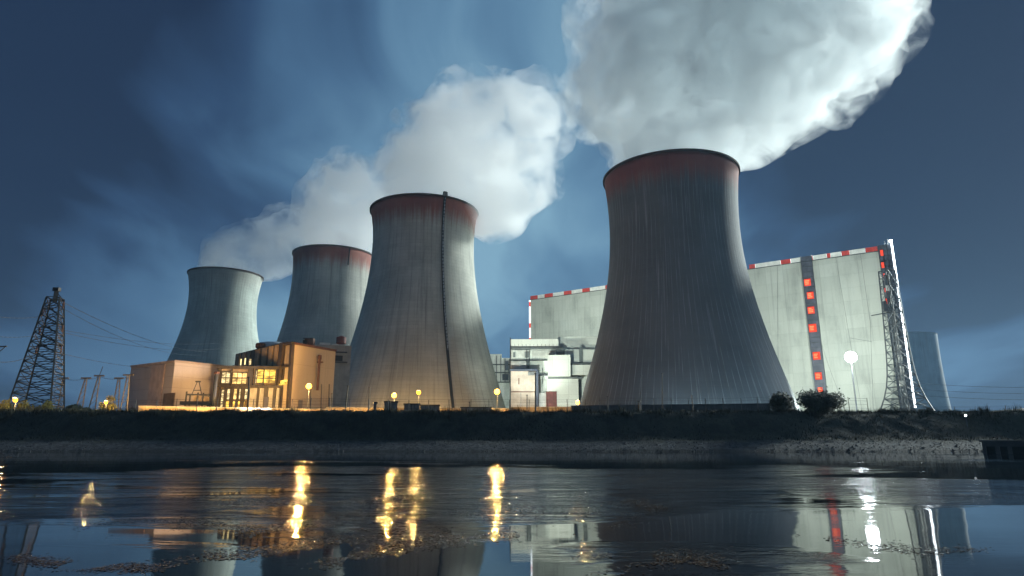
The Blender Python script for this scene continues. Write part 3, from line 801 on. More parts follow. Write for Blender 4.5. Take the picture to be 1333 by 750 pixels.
# glazed annex in front
B0, B1 = Vector(at(284,477,215)[:2]), Vector(at(379,478,209)[:2])
an = Facade(B0, B1); ZB = at(284,477,215).z
anx = thing('glazed_annex', 'two storey glazed annex with yellow lit windows beside the beige box', 'industrial building', (B0.x, B0.y, G))
bm = BM(); an.box(bm, 0, an.L, G-1, ZB, -6.5, -.6); obj('wall', bm, plain('dull gold wall', (.28,.20,.11), .8, 0, .5, .35), anx)
FR = plain('annex frame', (.075,.06,.045), .5, .3, .4, .8)
zmid = an.hit(330, 503)[1]; zlow = an.hit(330, 532)[1]
bm = BM(); an.box(bm, -.3, an.L+.3, ZB-.7, ZB+.2, -7, .5); an.box(bm, -.2, an.L+.2, zmid-.35, zmid+.35, -.6, .35)
an.box(bm, -.2, an.L+.2, ZB-3.6, ZB-3.3, -.6, .1)
obj('floor_beam', bm, FR, anx)
for xa, wd in ((285,2),(300,1.2),(323,6),(331,1.6),(343,.9),(359,1.6),(362,1.2)):   # upper storey posts
    bm = BM(); ua = an.hit(xa, 490)[0]; ww = an.hit(xa+wd, 490)[0]-ua
    an.box(bm, ua, ua+ww, zmid+.35, ZB-.7, -.6, .25); obj('post', bm, FR, anx)
for xa, wd in ((284,1.8),(291,3.6),(299,4.5),(308,2.2),(313,5),(322,2),(334,2.4),(343,5),(355,3.4),(363,1.6),(371,3.0),(377,2)):
    bm = BM(); ua = an.hit(xa, 518)[0]; ww = an.hit(xa+wd, 518)[0]-ua
    an.box(bm, ua, ua+ww, G-.5, zmid-.35, -.6, .2); obj('post', bm, FR, anx)
def win(fac, x0, y0, x1, y1, mat, parent, d=-.35, nx=2, nz=2, fmat=None):
    bm = BM(); u0, u1, z0, z1 = fac.pbox(bm, x0, y0, x1, y1, d-.15, d); wn_ = obj('window', bm, mat, parent)
    bm = BM(); t_ = .09
    for i in range(nx+1): uu = u0+(u1-u0)*i/nx; fac.box(bm, uu-t_, uu+t_, z0-t_, z1+t_, d-.02, d+.12)
    for i in range(nz+1): z = z0+(z1-z0)*i/nz; fac.box(bm, u0-t_, u1+t_, z-t_, z+t_, d, d+.10)
    obj('window_frame', bm, fmat or FR, wn_)
win(an, 288, 484, 299, 499, W3, anx); win(an, 302, 485, 321, 500, W1, anx, nx=3)
win(an, 332, 482, 342, 499, W3, anx, nx=1); win(an, 334.5, 481, 358.5, 498.5, W2, anx, d=-.2, nx=3, nz=2)
win(an, 293, 522, 318, 531, W2, anx, nx=2, nz=1); win(an, 287, 507, 291, 530, W3, anx, nx=1, nz=3)
for xa, xb, ma in ((295,299,W3),(303.5,308,W1),(310.5,313,W3),(318,322,W3)): win(an, xa, 506, xb, 520, ma, anx, nx=1, nz=2)
PALE = plain('pale annex panel', (.45,.43,.38), .6, 0, .3, .5)
for xa, xb in ((324,333.5),(336.5,343),(348,355),(358.5,370),(366,371),(374,377)):
    bm = BM(); an.pbox(bm, xa, 505, xb, 535, -.6, -.3, G); obj('panel', bm, PALE, anx)
bm = BM(); an.pbox(bm, 344, 517, 349, 532, -.3, .3, G); obj('door', bm, plain('blue grey door', (.08,.08,.12), .6, 0, .3, 1), anx)
bm = BM(); an.pbox(bm, 300, 474.5, 316, 477, -5, -2); an.pbox(bm, 327, 474, 345, 477, -6, -3); obj('roof_unit', bm, M['concrete'], anx)
# pipes and machine rack in front of the box building
rk = bearing(250, 196); rack = thing('pipe_rack', 'dark pipe rack with platforms in front of the beige box building', 'pipe rack', rk)
fr2 = Facade(Vector(at(236,520,200)[:2]), Vector(at(290,520,200)[:2]))
bm = BM()
for xa in (242,247,257,264,271): 
    ua = fr2.hit(xa, 520)[0]; fr2.box(bm, ua-.22, ua+.22, G, fr2.hit(xa, random.uniform(508,514))[1], -.2, .2)
obj('post', bm, M['black_steel'], rack)
bm = BM(); fr2.pbox(bm, 234, 523, 276, 527, -1.5, .8); fr2.pbox(bm, 243, 513, 274, 515, -1.2, .5); obj('platform', bm, M['black_steel'], rack)
bm = BM(); fr2.pbox(bm, 252, 515, 262, 523, -1.0, .2); fr2.pbox(bm, 239, 528, 260, 533, -1, .6); fr2.pbox(bm, 265, 517, 272, 523, -1, .3); obj('machine', bm, plain('tan machinery', (.30,.22,.13), .6, .2, .4, .8), rack)
bm = BM(); q = at(258,497,200); 
for s_ in (-1,1): strut(bm, (q.x+s_*1.4, q.y, at(258,514,200).z), (q.x+s_*.25, q.y, q.z), .12)
strut(bm, (q.x-1, q.y, q.z-2.4), (q.x+1, q.y, q.z-2.4), .1); cube(bm, (q.x, q.y, q.z), 1.4, .4, .3); obj('hoist_frame', bm, M['black_steel'], rack)
pst = bearing(277, 197); st_ = thing('exhaust_stack', 'lone dark upright stack between the beige box and the glazed annex', 'stack', pst)
bm = BM(); lathe(bm, pst, [(.55,0),(.55,at(279,485,197).z-G)], 14); obj('pipe', bm, M['black_steel'], st_)
bm = BM(); lathe(bm, (pst.x, pst.y, at(279,486,197).z-.2), [(.7,0),(.75,.2),(.7,.6)], 14); obj('cap', bm, M['brown'], st_)

# ------------------------------------------------------------------ grey block and tanks behind the beige block
gb = thing('pump_house', 'low grey white building behind the beige block, left of the duct tower', 'industrial building', bearing(430, 262))
fg = Facade(Vector(at(392,450,262)[:2]), Vector(at(458,450,262)[:2]))
bm = BM(); fg.pbox(bm, 396, 449, 455, 536, -14, 0, G-1); obj('wall', bm, plain('grey white render', (.48,.46,.40), .8, 0, .3, .3), gb)
bm = BM(); fg.pbox(bm, 416, 446, 430, 450, -3, -.5); fg.pbox(bm, 432, 447.5, 441, 450, -3, -1); obj('parapet', bm, M['white_paint'], gb)
bm = BM(); fg.pbox(bm, 433, 463, 446, 470, 0, .2); obj('window', bm, M['very_dark'], gb)
bm = BM(); fg.pbox(bm, 430, 458, 452, 459.5, 0, .8); fg.pbox(bm, 430, 471, 452, 472.5, 0, .8); obj('walkway', bm, M['steel'], gb)
for x0_, lab in ((403,'small rust brown cabin on the roof left of the water tank'),(398,'dark roof vent at the left end of the grey white roof')):
    q = at(x0_, 449, 255); o_ = thing('roof_cabin', lab, 'roof cabin', (q.x, q.y, q.z-1))
    bm = BM(); cube(bm, (q.x, q.y, q.z+.6), 3.2 if x0_ == 403 else 1.6, 2.5, 3.4 if x0_ == 403 else 2.2); obj('wall', bm, M['brown'] if x0_ == 403 else M['black_steel'], o_)
    bm = BM(); cube(bm, (q.x, q.y, q.z+2.4), 3.5 if x0_ == 403 else 1.8, 2.8, .2); obj('roof', bm, M['black_steel'], o_)
q = at(444, 448, 258); wt = thing('water_tank', 'small maroon water tank on legs above the grey white roof', 'water tank', (q.x, q.y, q.z-1.5))
bm = BM(); lathe(bm, (q.x, q.y, q.z), [(1.5,0),(1.9,.3),(1.9,2.6),(.4,3.3)], 16); obj('tank', bm, M['maroon'], wt)
for dx, dy in ((-1,-1),(1,-1),(1,1),(-1,1)):
    bm = BM(); strut(bm, (q.x+dx*1.2, q.y+dy*1.2, fg.hit(444,449)[1]-.1), (q.x+dx*1.1, q.y+dy*1.1, q.z+.2), .14); obj('leg', bm, M['black_steel'], wt)

# ------------------------------------------------------------------ service building, white stepped blocks in front of the hall
sv = Facade(Vector(at(660,500,337)[:2]), Vector(at(800,500,339)[:2]))
svc = thing('service_building', 'white stepped service building with a maroon door left of the largest tower', 'industrial building', sv.P(0,0,G))
WH = cladding('white painted panels', (.72,.77,.70), 8, 6, .6, .2, (.2,.22,.2), streakiness=.35)
GR = plain('grey white sheet', (.62,.66,.61), .6, 0, .4, .25)
DK = plain('grey for shade and dark windows', (.17,.20,.20), .8, 0, .35, .4)  # dark grey puts the shade of gaps into colour; windows share it
def svb(x0, y0, x1, y1, d0, d1, name='wall', mat=WH, z0=None):
    ua, _ = sv.hit(x0, y1); ub, _ = sv.hit(x1, y1); ua, ub = sv.hit(x0,(y0+y1)/2)[0], sv.hit(x1,(y0+y1)/2)[0]
    zt_, zb_ = sv.hit((x0+x1)/2, y0)[1], sv.hit((x0+x1)/2, y1)[1]
    return uvbox(sv, ua, ub, zb_ if z0 is None else z0, zt_, d0, d1, name, mat, svc)
svb(664, 455, 800, 540, -40, 0, z0=G-1)                 # main block
svb(664, 442, 727, 451, -34, 1.2)                       # left penthouse
svb(664.5, 451, 731, 455, -34, .4, 'dark_strip', DK)
svb(727, 437, 800, 455, -30, -3)                         # right penthouse
svb(664, 451.5, 732, 452.6, .4, 1.4, 'ledge', M['steel'])
svb(724, 453, 735, 464, 0, .8, 'dark_strip', DK)
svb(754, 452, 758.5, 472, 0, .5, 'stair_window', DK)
svb(713, 464, 742, 491.5, 0, 6)                          # projecting box
svb(713.5, 491.8, 757, 494, 0, 4.6, 'dark_strip', DK)
svb(712, 494.2, 752.5, 529, 0, 4.4, z0=G-1)              # lower box
svb(742.3, 476, 768, 489, 0, 3.4)                        # right box
svb(742.3, 473.5, 768, 475.7, 0, 2.2, 'dark_strip', DK)
svb(752.8, 490, 757, 535, .1, .6, 'dark_strip', DK)
svb(711, 510.5, 724.5, 532, 4.4, 4.9, 'door', M['maroon'], G)
svb(720.3, 512, 721.2, 532, 4.9, 5.1, 'door_frame', M['brown'], G)
svb(665, 485, 697, 540, 0, 7, 'wall', plain('beige panel tower', (.50,.43,.36), .75, 0, .3, .25), G-1)
svb(664.5, 482.5, 700, 484.8, 0, 7.6, 'ledge', M['blue_dark'])
svb(697.2, 485, 701, 540, 0, 6.2, 'dark_strip', M['blue_dark'], G)
svb(675.3, 494, 676.6, 502, 7, 7.2, 'slot_window', M['brown'])
svb(678, 512, 679, 540, 7, 7.25, 'downpipe', M['concrete'], G)
svb(665.2, 511, 697, 512, 7, 7.3, 'string_course', M['brown'])
svb(665, 456, 690, 468, .02, .5, 'panel', GR); svb(692, 457, 722, 470, .02, .4, 'panel', GR)
svb(665, 471, 689, 480, .02, .5, 'panel', M['white_paint']); svb(664.5, 469, 712, 469.9, .5, 1.3, 'walkway', M['steel'])
svb(702, 494, 711, 510, .02, .6, 'panel', GR); svb(701, 512, 710.5, 534, .02, 3, 'panel', M['white_paint'], G)
svb(700, 487.5, 712.5, 489.5, .6, 2.2, 'walkway', M['steel'])
svb(668, 459, 671, 465.5, .5, .9, 'window', DK); svb(683, 458.5, 689, 466, .5, .9, 'window', DK); svb(686, 471, 689, 483, .5, 1.1, 'pipe_shaft', DK)
svb(726, 457, 729, 464, .8, 1.6, 'roof_fan', M['shed']); svb(714.5, 461, 722, 463.9, 1, 4, 'roof_unit', M['shed'])
svb(687.5, 486, 695.5, 490.5, 7, 7.8, 'vent', M['shed'])
bm = BM()
for xa, ya, xb, yb in ((685.5,456,685.5,484),(689,456,690,484),(703,488,703,535),(706,480,706,500),(664.3,440,664.3,536)):
    a_, b_ = sv.hit(xa, ya), sv.hit(xb, yb); strut(bm, sv.P(a_[0], 2.3, a_[1]), sv.P(b_[0], 2.3, max(G, b_[1])), .13, 6)
for xa in range(665, 731, 5):
    a_ = sv.hit(xa, 451.5); strut(bm, sv.P(a_[0], 1.9, a_[1]), sv.P(a_[0], 1.9, a_[1]+1.2), .07, 4)
obj('pipework', bm, M['steel'], svc)
# small white block at the foot of the duct tower
sm = Facade(Vector(at(630,500,415)[:2]), Vector(at(668,500,415)[:2]))
smb = thing('filter_house', 'small white framed block squeezed between the duct tower and the service building', 'industrial building', sm.P(0,0,G))
bm = BM(); sm.pbox(bm, 622, 461, 653, 540, -15, 0, G-1); sm.pbox(bm, 653.2, 466, 668, 540, -15, -.5, G-1); obj('wall', bm, M['white_paint'], smb)
bm = BM()
for ya in (474, 484.5, 497): sm.pbox(bm, 622, ya, 667, ya+1.4, 0, .8)
for xa in (646, 651.5, 657, 663): sm.pbox(bm, xa, 463 if xa < 653 else 467, xa+.9, 498, .02, .9)
obj('frame', bm, M['steel'], smb)
bm = BM(); sm.pbox(bm, 658, 470, 662, 482, -.4, .4); sm.pbox(bm, 654, 487, 662, 495, -.4, .3); obj('window', bm, M['blue_dark'], smb)

# ------------------------------------------------------------------ yard: walls, sheds, fence, poles, lamps
def wall_thing(x0, x1, D, py, label, mat, cap):
    f_ = Facade(Vector(bearing(x0, D)[:2]), Vector(bearing(x1, D)[:2]))
    o_ = thing('boundary_wall', label, 'wall', f_.P(f_.L/2, 0, G))
    zt_ = f_.hit((x0+x1)/2, py)[1]
    bm = BM(); f_.box(bm, 0, f_.L, G-.5, zt_, -.35, 0); obj('wall', bm, mat, o_)
    bm = BM(); f_.box(bm, -.1, f_.L+.1, zt_, zt_+.25, -.5, .15)
    for i in range(int(f_.L/9)+1): f_.box(bm, i*9, i*9+.5, G-.4, zt_, 0, .2)
    obj('coping', bm, cap, o_)
wall_thing(424, 664, 182, 532, 'low ochre wall along the foot of the duct tower', plain('ochre wall', (.42,.33,.22), .85, 0, .4, .5), M['concrete'])
wall_thing(664, 775, 200, 530.5, 'low stained wall in front of the service building', plain('stained wall', (.34,.27,.19), .85, 0, .5, .5), M['concrete'])
wall_thing(744, 1003, 150, 528, 'long low dark wall in front of the largest tower', M['dark_concrete'], M['dark_concrete'])
wall_thing(180, 424, 190, 531.5, 'low ochre wall in front of the glazed annex', plain('ochre wall two', (.40,.30,.18), .85, 0, .4, .5), M['concrete'])
def shed(x0, x1, py, D, label, flat=True):
    f_ = Facade(Vector(bearing(x0, D)[:2]), Vector(bearing(x1, D)[:2]))
    o_ = thing('shed', label, 'shed', f_.P(f_.L/2, 0, G), 'grey sheds along the foot of the duct tower')
    zt_ = f_.hit((x0+x1)/2, py)[1]
    bm = BM(); f_.box(bm, 0, f_.L, G-.3, zt_, -4, 0); obj('wall', bm, M['shed'], o_)
    bm = BM(); f_.box(bm, -.2, f_.L+.2, zt_, zt_+.25, -4.3, .3); obj('roof', bm, M['black_steel'], o_)
    bm = BM()
    for i in range(int(f_.L/1.2)): f_.box(bm, i*1.2+.1, i*1.2+.2, G-.2, zt_-.1, 0, .08)
    f_.box(bm, f_.L*.45, f_.L*.45+.15, G-.2, zt_, 0, .15); obj('seam', bm, M['black_steel'], o_)
shed(500, 517, 523.5, 168, 'tallest grey shed right under the left star lamp')
shed(526, 546, 526.5, 168, 'grey shed left of the cable duct foot, under the round lamp')
shed(547, 572, 528, 172, 'long low grey shed just left of the cable duct foot')
shed(486, 490, 524.5, 165, 'narrow grey cabinet left of the tallest shed')
shed(600, 640, 531, 174, 'very low long shed left of the star lamp at the tower edge')

def pole(px, pb, py, D, label, mat=None, lean=0, r=.13, arm=None):
    b_ = bearing(pb, D); t_ = at(px, py, D)
    o_ = thing('utility_pole', label, 'pole', b_, 'thin poles along the bank top')
    bm = BM(); strut(bm, (b_.x, b_.y, G-.4), t_, r, 8, r*.7); obj('pole', bm, mat or M['black_steel'], o_)
    bm = BM(); strut(bm, t_, t_+Vector((0,0,.12)), r*1.5, 8); obj('cap', bm, mat or M['black_steel'], o_)
    if arm:
        bm = BM(); strut(bm, t_+Vector((-.7,0,-.35)), t_+Vector((.7,0,-.35)), .06); obj('crossarm', bm, M['black_steel'], o_)
WP = plain('pale wooden post', (.42,.32,.20), .8, 0, .4, 2)
pole(453, 449, 503, 112, 'pale slightly leaning post at the left foot of the duct tower', WP)
pole(481, 480, 505, 112, 'pale upright post left of the tallest shed', WP)
pole(432, 431, 513, 112, 'short pale post in the gap left of the duct tower', WP, r=.1)
pole(324, 323, 492, 112, 'dark pole in front of the glazed annex')
pole(697, 697, 487, 114, 'tall dark thick pole in front of the service building', r=.16)
pole(664.5, 664.5, 441, 330, 'very tall thin mast at the left corner of the service building', r=.3)
pole(686, 686, 515, 114, 'short dark pole left of the thick pole by the service building', r=.11)
pole(862, 862, 487, 114, 'tallest thin dark pole in front of the largest tower', r=.11)
pole(835, 834, 489, 116, 'thin pale grey pole left of the tallest one before the largest tower', M['steel'], r=.08)
pole(901, 902, 516, 112, 'short dark pole right of the tallest one before the largest tower', r=.1)
pole(791, 791, 517, 112, 'short dark pole before the left foot of the largest tower', r=.1)
pole(832, 832, 523, 108, 'stubby thick dark post before the largest tower', r=.2)
pole(508, 508, 524, 110, 'short post in front of the tallest shed', r=.09)
pole(611, 611, 524, 110, 'short post between the cable duct foot and the star lamp', r=.09)

def fence(x0, x1, step, off, h, label):
    root = thing('wire_fence', label, 'fence', (x0, crest_y(x0)+off, G))
    pts = []; x = x0
    while x <= x1:
        y = crest_y(x)+off; z = bank_z(x, y); hh = h*random.uniform(.93,1.05)
        bm = BM(); strut(bm, (x, y, z-.3), (x+random.uniform(-.06,.06), y, z+hh), .055, 6); obj('post', bm, M['post'], root)
        pts.append(Vector((x, y, z))); x += step*random.uniform(.92,1.08)
    bm = BM()
    for k in (.3,.55,.8,.97):
        polytube(bm, [q+Vector((0,0,h*k)) for q in pts], .016, 3)
    obj('wires', bm, M['wire'], root)
fence(-62, 12, 3.1, 1.6, 2.0, 'post and wire fence on the bank left of the service building')
fence(14, 60, 2.9, 2.2, 2.3, 'taller post and wire fence on the bank before the largest tower')
fence(68, 112, 4.0, 3.5, 1.0, 'low broken fence on the bank under the hall end')

BULB = glow('sodium bulb', (1.0,.37,.025), 17); BULB2 = glow('round sodium bulb', (1.0,.40,.02), 6); BULBW = glow('white flood lamp', (.88,.96,1.0), 22)
def street_lamp(px, py, D, label, bulb, r, watt, col=SODIUM):
    h_ = at(px, py, D); b_ = Vector((h_.x, h_.y, G))
    o_ = thing('street_lamp', label, 'street lamp', b_, 'lit sodium street lamps')
    bm = BM(); strut(bm, b_, (h_.x+.1, h_.y+.25, h_.z+.3), .12, 8, .07); obj('pole', bm, M['steel'], o_)
    bm = BM(); strut(bm, (h_.x+.1, h_.y+.25, h_.z+.3), (h_.x-.3, h_.y-.3, h_.z+r+.12), .06, 6); cube(bm, (h_.x, h_.y, h_.z+r+.1), .8, .5, .16); obj('bracket', bm, M['steel'], o_)
    r *= 1.25; bm = BM(); ball(bm, h_, r, 16); obj('bulb', bm, bulb, o_, True)
    lamp('street_light', (h_.x, h_.y-r-.35, h_.z), watt, col, .25)
street_lamp(402, 503, 193, 'star bright street lamp in front of the beige block', BULB, .62, 16000)
street_lamp(513, 515, 172, 'star bright street lamp above the tallest shed', BULB, .5, 9000)
street_lamp(545, 511, 172, 'dimmer round street lamp above the middle shed', BULB2, .45, 5000)
street_lamp(647, 510, 180, 'star bright street lamp at the right edge of the duct tower', BULB, .6, 14000)
street_lamp(752, 524, 185, 'low round street lamp at the left foot of the largest tower', BULB, .42, 6000)
street_lamp(20, 521, 140, 'small lamp among the bushes left of the pylon', BULB2, .28, 2500)
street_lamp(138, 524, 180, 'small lamp by the yellow shrub in the switchyard', BULB2, .3, 3500)
# white floodlight mast
h_ = at(1107, 465, 300); b_ = Vector((h_.x, h_.y, G))
fm = thing('floodlight_mast', 'slender mast with a dazzling white floodlight before the hall', 'floodlight', b_)
bm = BM(); strut(bm, b_, (h_.x, h_.y, h_.z-1), .3, 10, .18); obj('pole', bm, plain('white pole', (.7,.72,.74), .5, .2, .2, .5), fm)
cw, sw_ = math.cos(.4), math.sin(.4)
bm = BM(); prev = None
for i in range(17):
    t_ = 2*PI*i/16; q = Vector((h_.x+2.1*math.cos(t_)*cw, h_.y+.3-2.1*math.cos(t_)*sw_, h_.z+2.1*math.sin(t_)))
    if prev: strut(bm, prev, q, .12)
    prev = q
strut(bm, (h_.x, h_.y+.35, h_.z-2.2), (h_.x, h_.y+.35, h_.z+2.2), .16); strut(bm, (h_.x-2.2*cw, h_.y+.35+2.2*sw_, h_.z), (h_.x+2.2*cw, h_.y+.35-2.2*sw_, h_.z), .12)
obj('head_frame', bm, M['steel'], fm)
for rr_, k_ in ((0,1),(.95,7),(1.75,14)):
    for i in range(k_):
        t_ = 2*PI*i/k_; bm = BM(); ball(bm, (h_.x+rr_*math.cos(t_)*cw, h_.y-rr_*math.cos(t_)*sw_-.3, h_.z+rr_*math.sin(t_)), .6 if rr_ < 2 else .5, 12); obj('floodlight', bm, BULBW, fm, True)
# a small white lamp on the right of the bank
q = Vector((0,0,0)); q = at(1257, 541, 118); sw = thing('path_lamp', 'tiny white lamp on the bank at the right', 'lamp', (q.x, q.y, bank_z(q.x, q.y)))
bm = BM(); strut(bm, (q.x, q.y, bank_z(q.x,q.y)-.2), (q.x, q.y, q.z), .06, 6); obj('pole', bm, M['steel'], sw)
bm = BM(); ball(bm, q, .14, 10); obj('bulb', bm, BULBW, sw)

# ------------------------------------------------------------------ floodlighting of the buildings (apart from the mast, added unseen lamps without fixtures)
fp = Vector((h_.x, h_.y, h_.z))
spot('flood_hall_right', fp+Vector((0,1.5,0)), hall.P(hall.L*.83, 0, 45), 185000, FLOOD, 120, .8, 1.0)
spot('flood_hall_right', (120, 262, 8), hall.P(hall.L*.80, 0, 62), 290000, FLOOD, 75, .8, 1.0)
spot('flood_hall_left', (30, 362, 67), hall.P(38, 0, 82), 145000, FLOOD, 125, .8, 1.0)
lamp('flood_near', fp+Vector((-1,-2.5,0)), 9000, COLD, 1.0)
spot('flood_service', (2, 262, 9), sv.P(22, 0, 42), 150000, FLOOD, 70, .7, .8)
spot('flood_service', (-2, 300, 10), sv.P(20, 0, 54), 95000, FLOOD, 60, .7, .8)
for loc, tgt, wt_ in (((-97,166,9),(-96,199,15),5000),((-74,178,8),(-80,198,16),22000),((-58,180,8),(-62,202,18),23000),((-112,170,8),(-111,197,14),1500)):
    spot('flood_yard', loc, tgt, wt_, SODIUM, 110, .8, .4)
spot('flood_box', (-64,172,8), (-97,197,18), 40000, (1,.88,.80), 70, .8, .4)
for x_, wt_ in ((-72,13000),(-44,13000),(-14,14000)):
    lamp('yard_warm_fill', (x_, 300, 8), wt_, SODIUM, .4)  # added unseen lamps, warm glow for the base of the duct tower
for x_ in (56, 76, 94, 114): lamp('yard_flood', (x_, 240, 7), 4200, (.58,.86,1.0), .5)
for px in (190, 225, 262, 295, 330, 362, 395, 425, 455, 485, 575, 612, 690, 735):
    q = bearing(px, 183 if px < 424 else (176 if px < 660 else 194)); lamp('wall_warm_fill', (q.x, q.y, 8.8), 4200 if px < 424 else 1100, SODIUM, .3)  # added unseen row, brightens the wall strip and its gold in the water
spot('flood_tower', (20, 388, 9), (-26, 362, 66), 120000, FLOOD, 95, .8, 1.0)
spot('flood_tower', (-72, 478, 9), (-116, 468, 84), 90000, FLOOD, 95, .8, 1.0)
lamp('yard_warm_fill', (14, 300, 8), 2000, SODIUM, .4)  # weaker added fill lamp beside the largest tower

# ------------------------------------------------------------------ plants
LEAF = plain('dark bush leaves', (.045,.06,.035), .7, 0, .6, 1.5, False, 0)
LEAFY = plain('yellow green leaves', (.22,.20,.04), .7, 0, .5, 1.5, False, 0)
def leafmass(lumps, count, size, seed):
    r_ = random.Random(seed); V = []; Fc = []
    tot = sum(l[3]**2 for l in lumps)
    for l in lumps:
        for _ in range(int(count*l[3]**2/tot)):
            dv = Vector((r_.gauss(0,1), r_.gauss(0,1), r_.gauss(0,1))).normalized()
            rr = l[3]*r_.uniform(.3,1.0)**.6*(1+.45*mnoise.noise(dv*2.8+Vector((l[0],l[1],0)))+.3*mnoise.noise(dv*7))*(1.25 if r_.random() < .06 else 1)
            c = Vector(l[:3]) + Vector((dv.x, dv.y, dv.z*.9))*rr
            a_ = Vector((r_.gauss(0,1), r_.gauss(0,1), r_.gauss(0,1))).normalized(); b_ = a_.orthogonal().normalized()
            s_ = size*r_.uniform(.6,1.4); k = len(V)
            V += [c-a_*s_, c+b_*s_*.45, c+a_*s_, c-b_*s_*.45]; Fc.append((k,k+1,k+2,k+3))
    me = bpy.data.meshes.new('foliage'); me.from_pydata([tuple(v) for v in V], [], Fc); me.update(); return me
def bush(px, wpx, py_top, D, label, mat, count, seed, cat='bush', size=.2):
    b_ = bearing(px, D); x, y, z = sight(px, 520); mpp = D/math.hypot(x, y)
    W_ = wpx*mpp/2; zt_ = at(px, py_top, D).z; Hh = zt_-G
    o_ = thing('bush', label, cat, b_)
    r_ = random.Random(seed); L_ = []
    for i in range(9):
        f_ = r_.uniform(-.62,.62); L_.append((b_.x+f_*W_, b_.y+r_.uniform(-.5,.5)*W_, G+Hh*r_.uniform(.3,.68)*(1-.35*abs(f_)), W_*r_.uniform(.3,.46)))
    L_.append((b_.x+.1*W_, b_.y, zt_-W_*.42, W_*.42)); L_.append((b_.x, b_.y, G+Hh*.35, W_*.6))
    obj('foliage', leafmass(L_, count, size, seed), mat, o_)
    bm = BM()
    for i in range(5): strut(bm, (b_.x, b_.y, G-.2), (b_.x+r_.uniform(-.5,.5)*W_, b_.y+r_.uniform(-.4,.4)*W_, G+Hh*r_.uniform(.5,.75)), .12, 6, .04)
    obj('trunk', bm, M['bark'], o_)
bush(1017, 42, 509, 112, 'smaller round dark bush at the right foot of the largest tower', LEAF, 5500, 3)
bush(1068, 62, 506, 112, 'bigger round dark bush under the red lamp shaft', LEAF, 9000, 4)
bush(140, 26, 514, 186, 'yellow lit shrub in the switchyard', LEAFY, 2500, 5, 'shrub')
for i, (px, wpx, py, lab) in enumerate(((4,26,519,'lit green shrub at the left picture edge'),(28,28,521,'lit green shrub by the left leg of the pylon'),(60,28,520,'yellow green shrub between the legs of the pylon'),
        (95,24,526,'low dark shrub just right of the pylon'),(112,14,530,'tiny dark shrub on the bank under the tilted gantries'))):
    bush(px, wpx, py, 150 if i < 3 else 130, lab, LEAFY if i < 3 else LEAF, 1800, 10+i, 'shrub', .17)
for x_ in (bearing(10,146).x, bearing(48,146).x): pass

# grass on the bank
r_ = random.Random(5); V = []; Fc = []
for _ in range(42000):
    x = r_.uniform(-95, 128); 
    if r_.random() < .45: y = crest_y(x)+r_.gauss(0,.7)
    else: y = foot_y(x)+5+r_.random()**1.3*(crest_y(x)-foot_y(x)-5)
    z = bank_z(x, y); hh = r_.uniform(.12,.5)*(1+.8*mnoise.noise(Vector((x*.2,y*.2,3)))); a_ = r_.uniform(0,6.28); ww = r_.uniform(.02,.05)
    k = len(V); lx, ly = r_.gauss(0,.2), r_.gauss(0,.2)
    V += [(x-ww*math.cos(a_), y-ww*math.sin(a_), z-.05), (x+ww*math.cos(a_), y+ww*math.sin(a_), z-.05), (x+lx, y+ly, z+hh)]; Fc.append((k,k+1,k+2))
for _ in range(330):
    x0 = r_.uniform(-85, 120); y0 = crest_y(x0)+r_.gauss(-.6, 1.2); hgt = r_.uniform(.5,1.25)*(1.5 if r_.random() < .08 else 1)
    for _ in range(r_.randint(14, 46)):
        x = x0+r_.gauss(0,.45); y = y0+r_.gauss(0,.3); z = bank_z(x, y); hh = hgt*r_.uniform(.4,1.0); a_ = r_.uniform(0,6.28); ww = r_.uniform(.025,.06); k = len(V)
        lx, ly = r_.gauss(0,.28), r_.gauss(0,.2)
        V += [(x-ww*math.cos(a_), y-ww*math.sin(a_), z-.05), (x+ww*math.cos(a_), y+ww*math.sin(a_), z-.05), (x+lx, y+ly, z+hh)]; Fc.append((k,k+1,k+2))
me = bpy.data.meshes.new('grass'); me.from_pydata(V, [], Fc); me.update()
tag(obj('grass', me, GRASS_MAT), 'short dark grass on the bank', 'grass', kind='stuff')

# shore stones (pale shingle)
V = []; Fc = []; 
bm = BM()
for _ in range(5200):
    x = r_.uniform(-90, 110); t_ = r_.random(); y = foot_y(x)-.3+5.4*t_; z = bank_z(x, y); s_ = r_.uniform(.04,.16)*(1 if r_.random() < .93 else 2)
    q = [Vector((r_.uniform(.6,1)*s_*math.cos(a_), r_.uniform(.6,1)*s_*math.sin(a_), 0)) for a_ in (0,1.25,2.5,3.8,5.0)]
    lo = [bm.verts.new((x+v_.x, y+v_.y, z-.03)) for v_ in q]; hi = bm.verts.new((x, y, z+s_*.7))
    for i in range(5): bm.faces.new((lo[i], lo[(i+1)%5], hi))
tag(obj('gravel', bm, plain('pale shingle', (.06,.063,.067), .85, 0, .6, 3, False, 0), recalc=False), 'pale shingle along the waterline', 'gravel', kind='stuff')

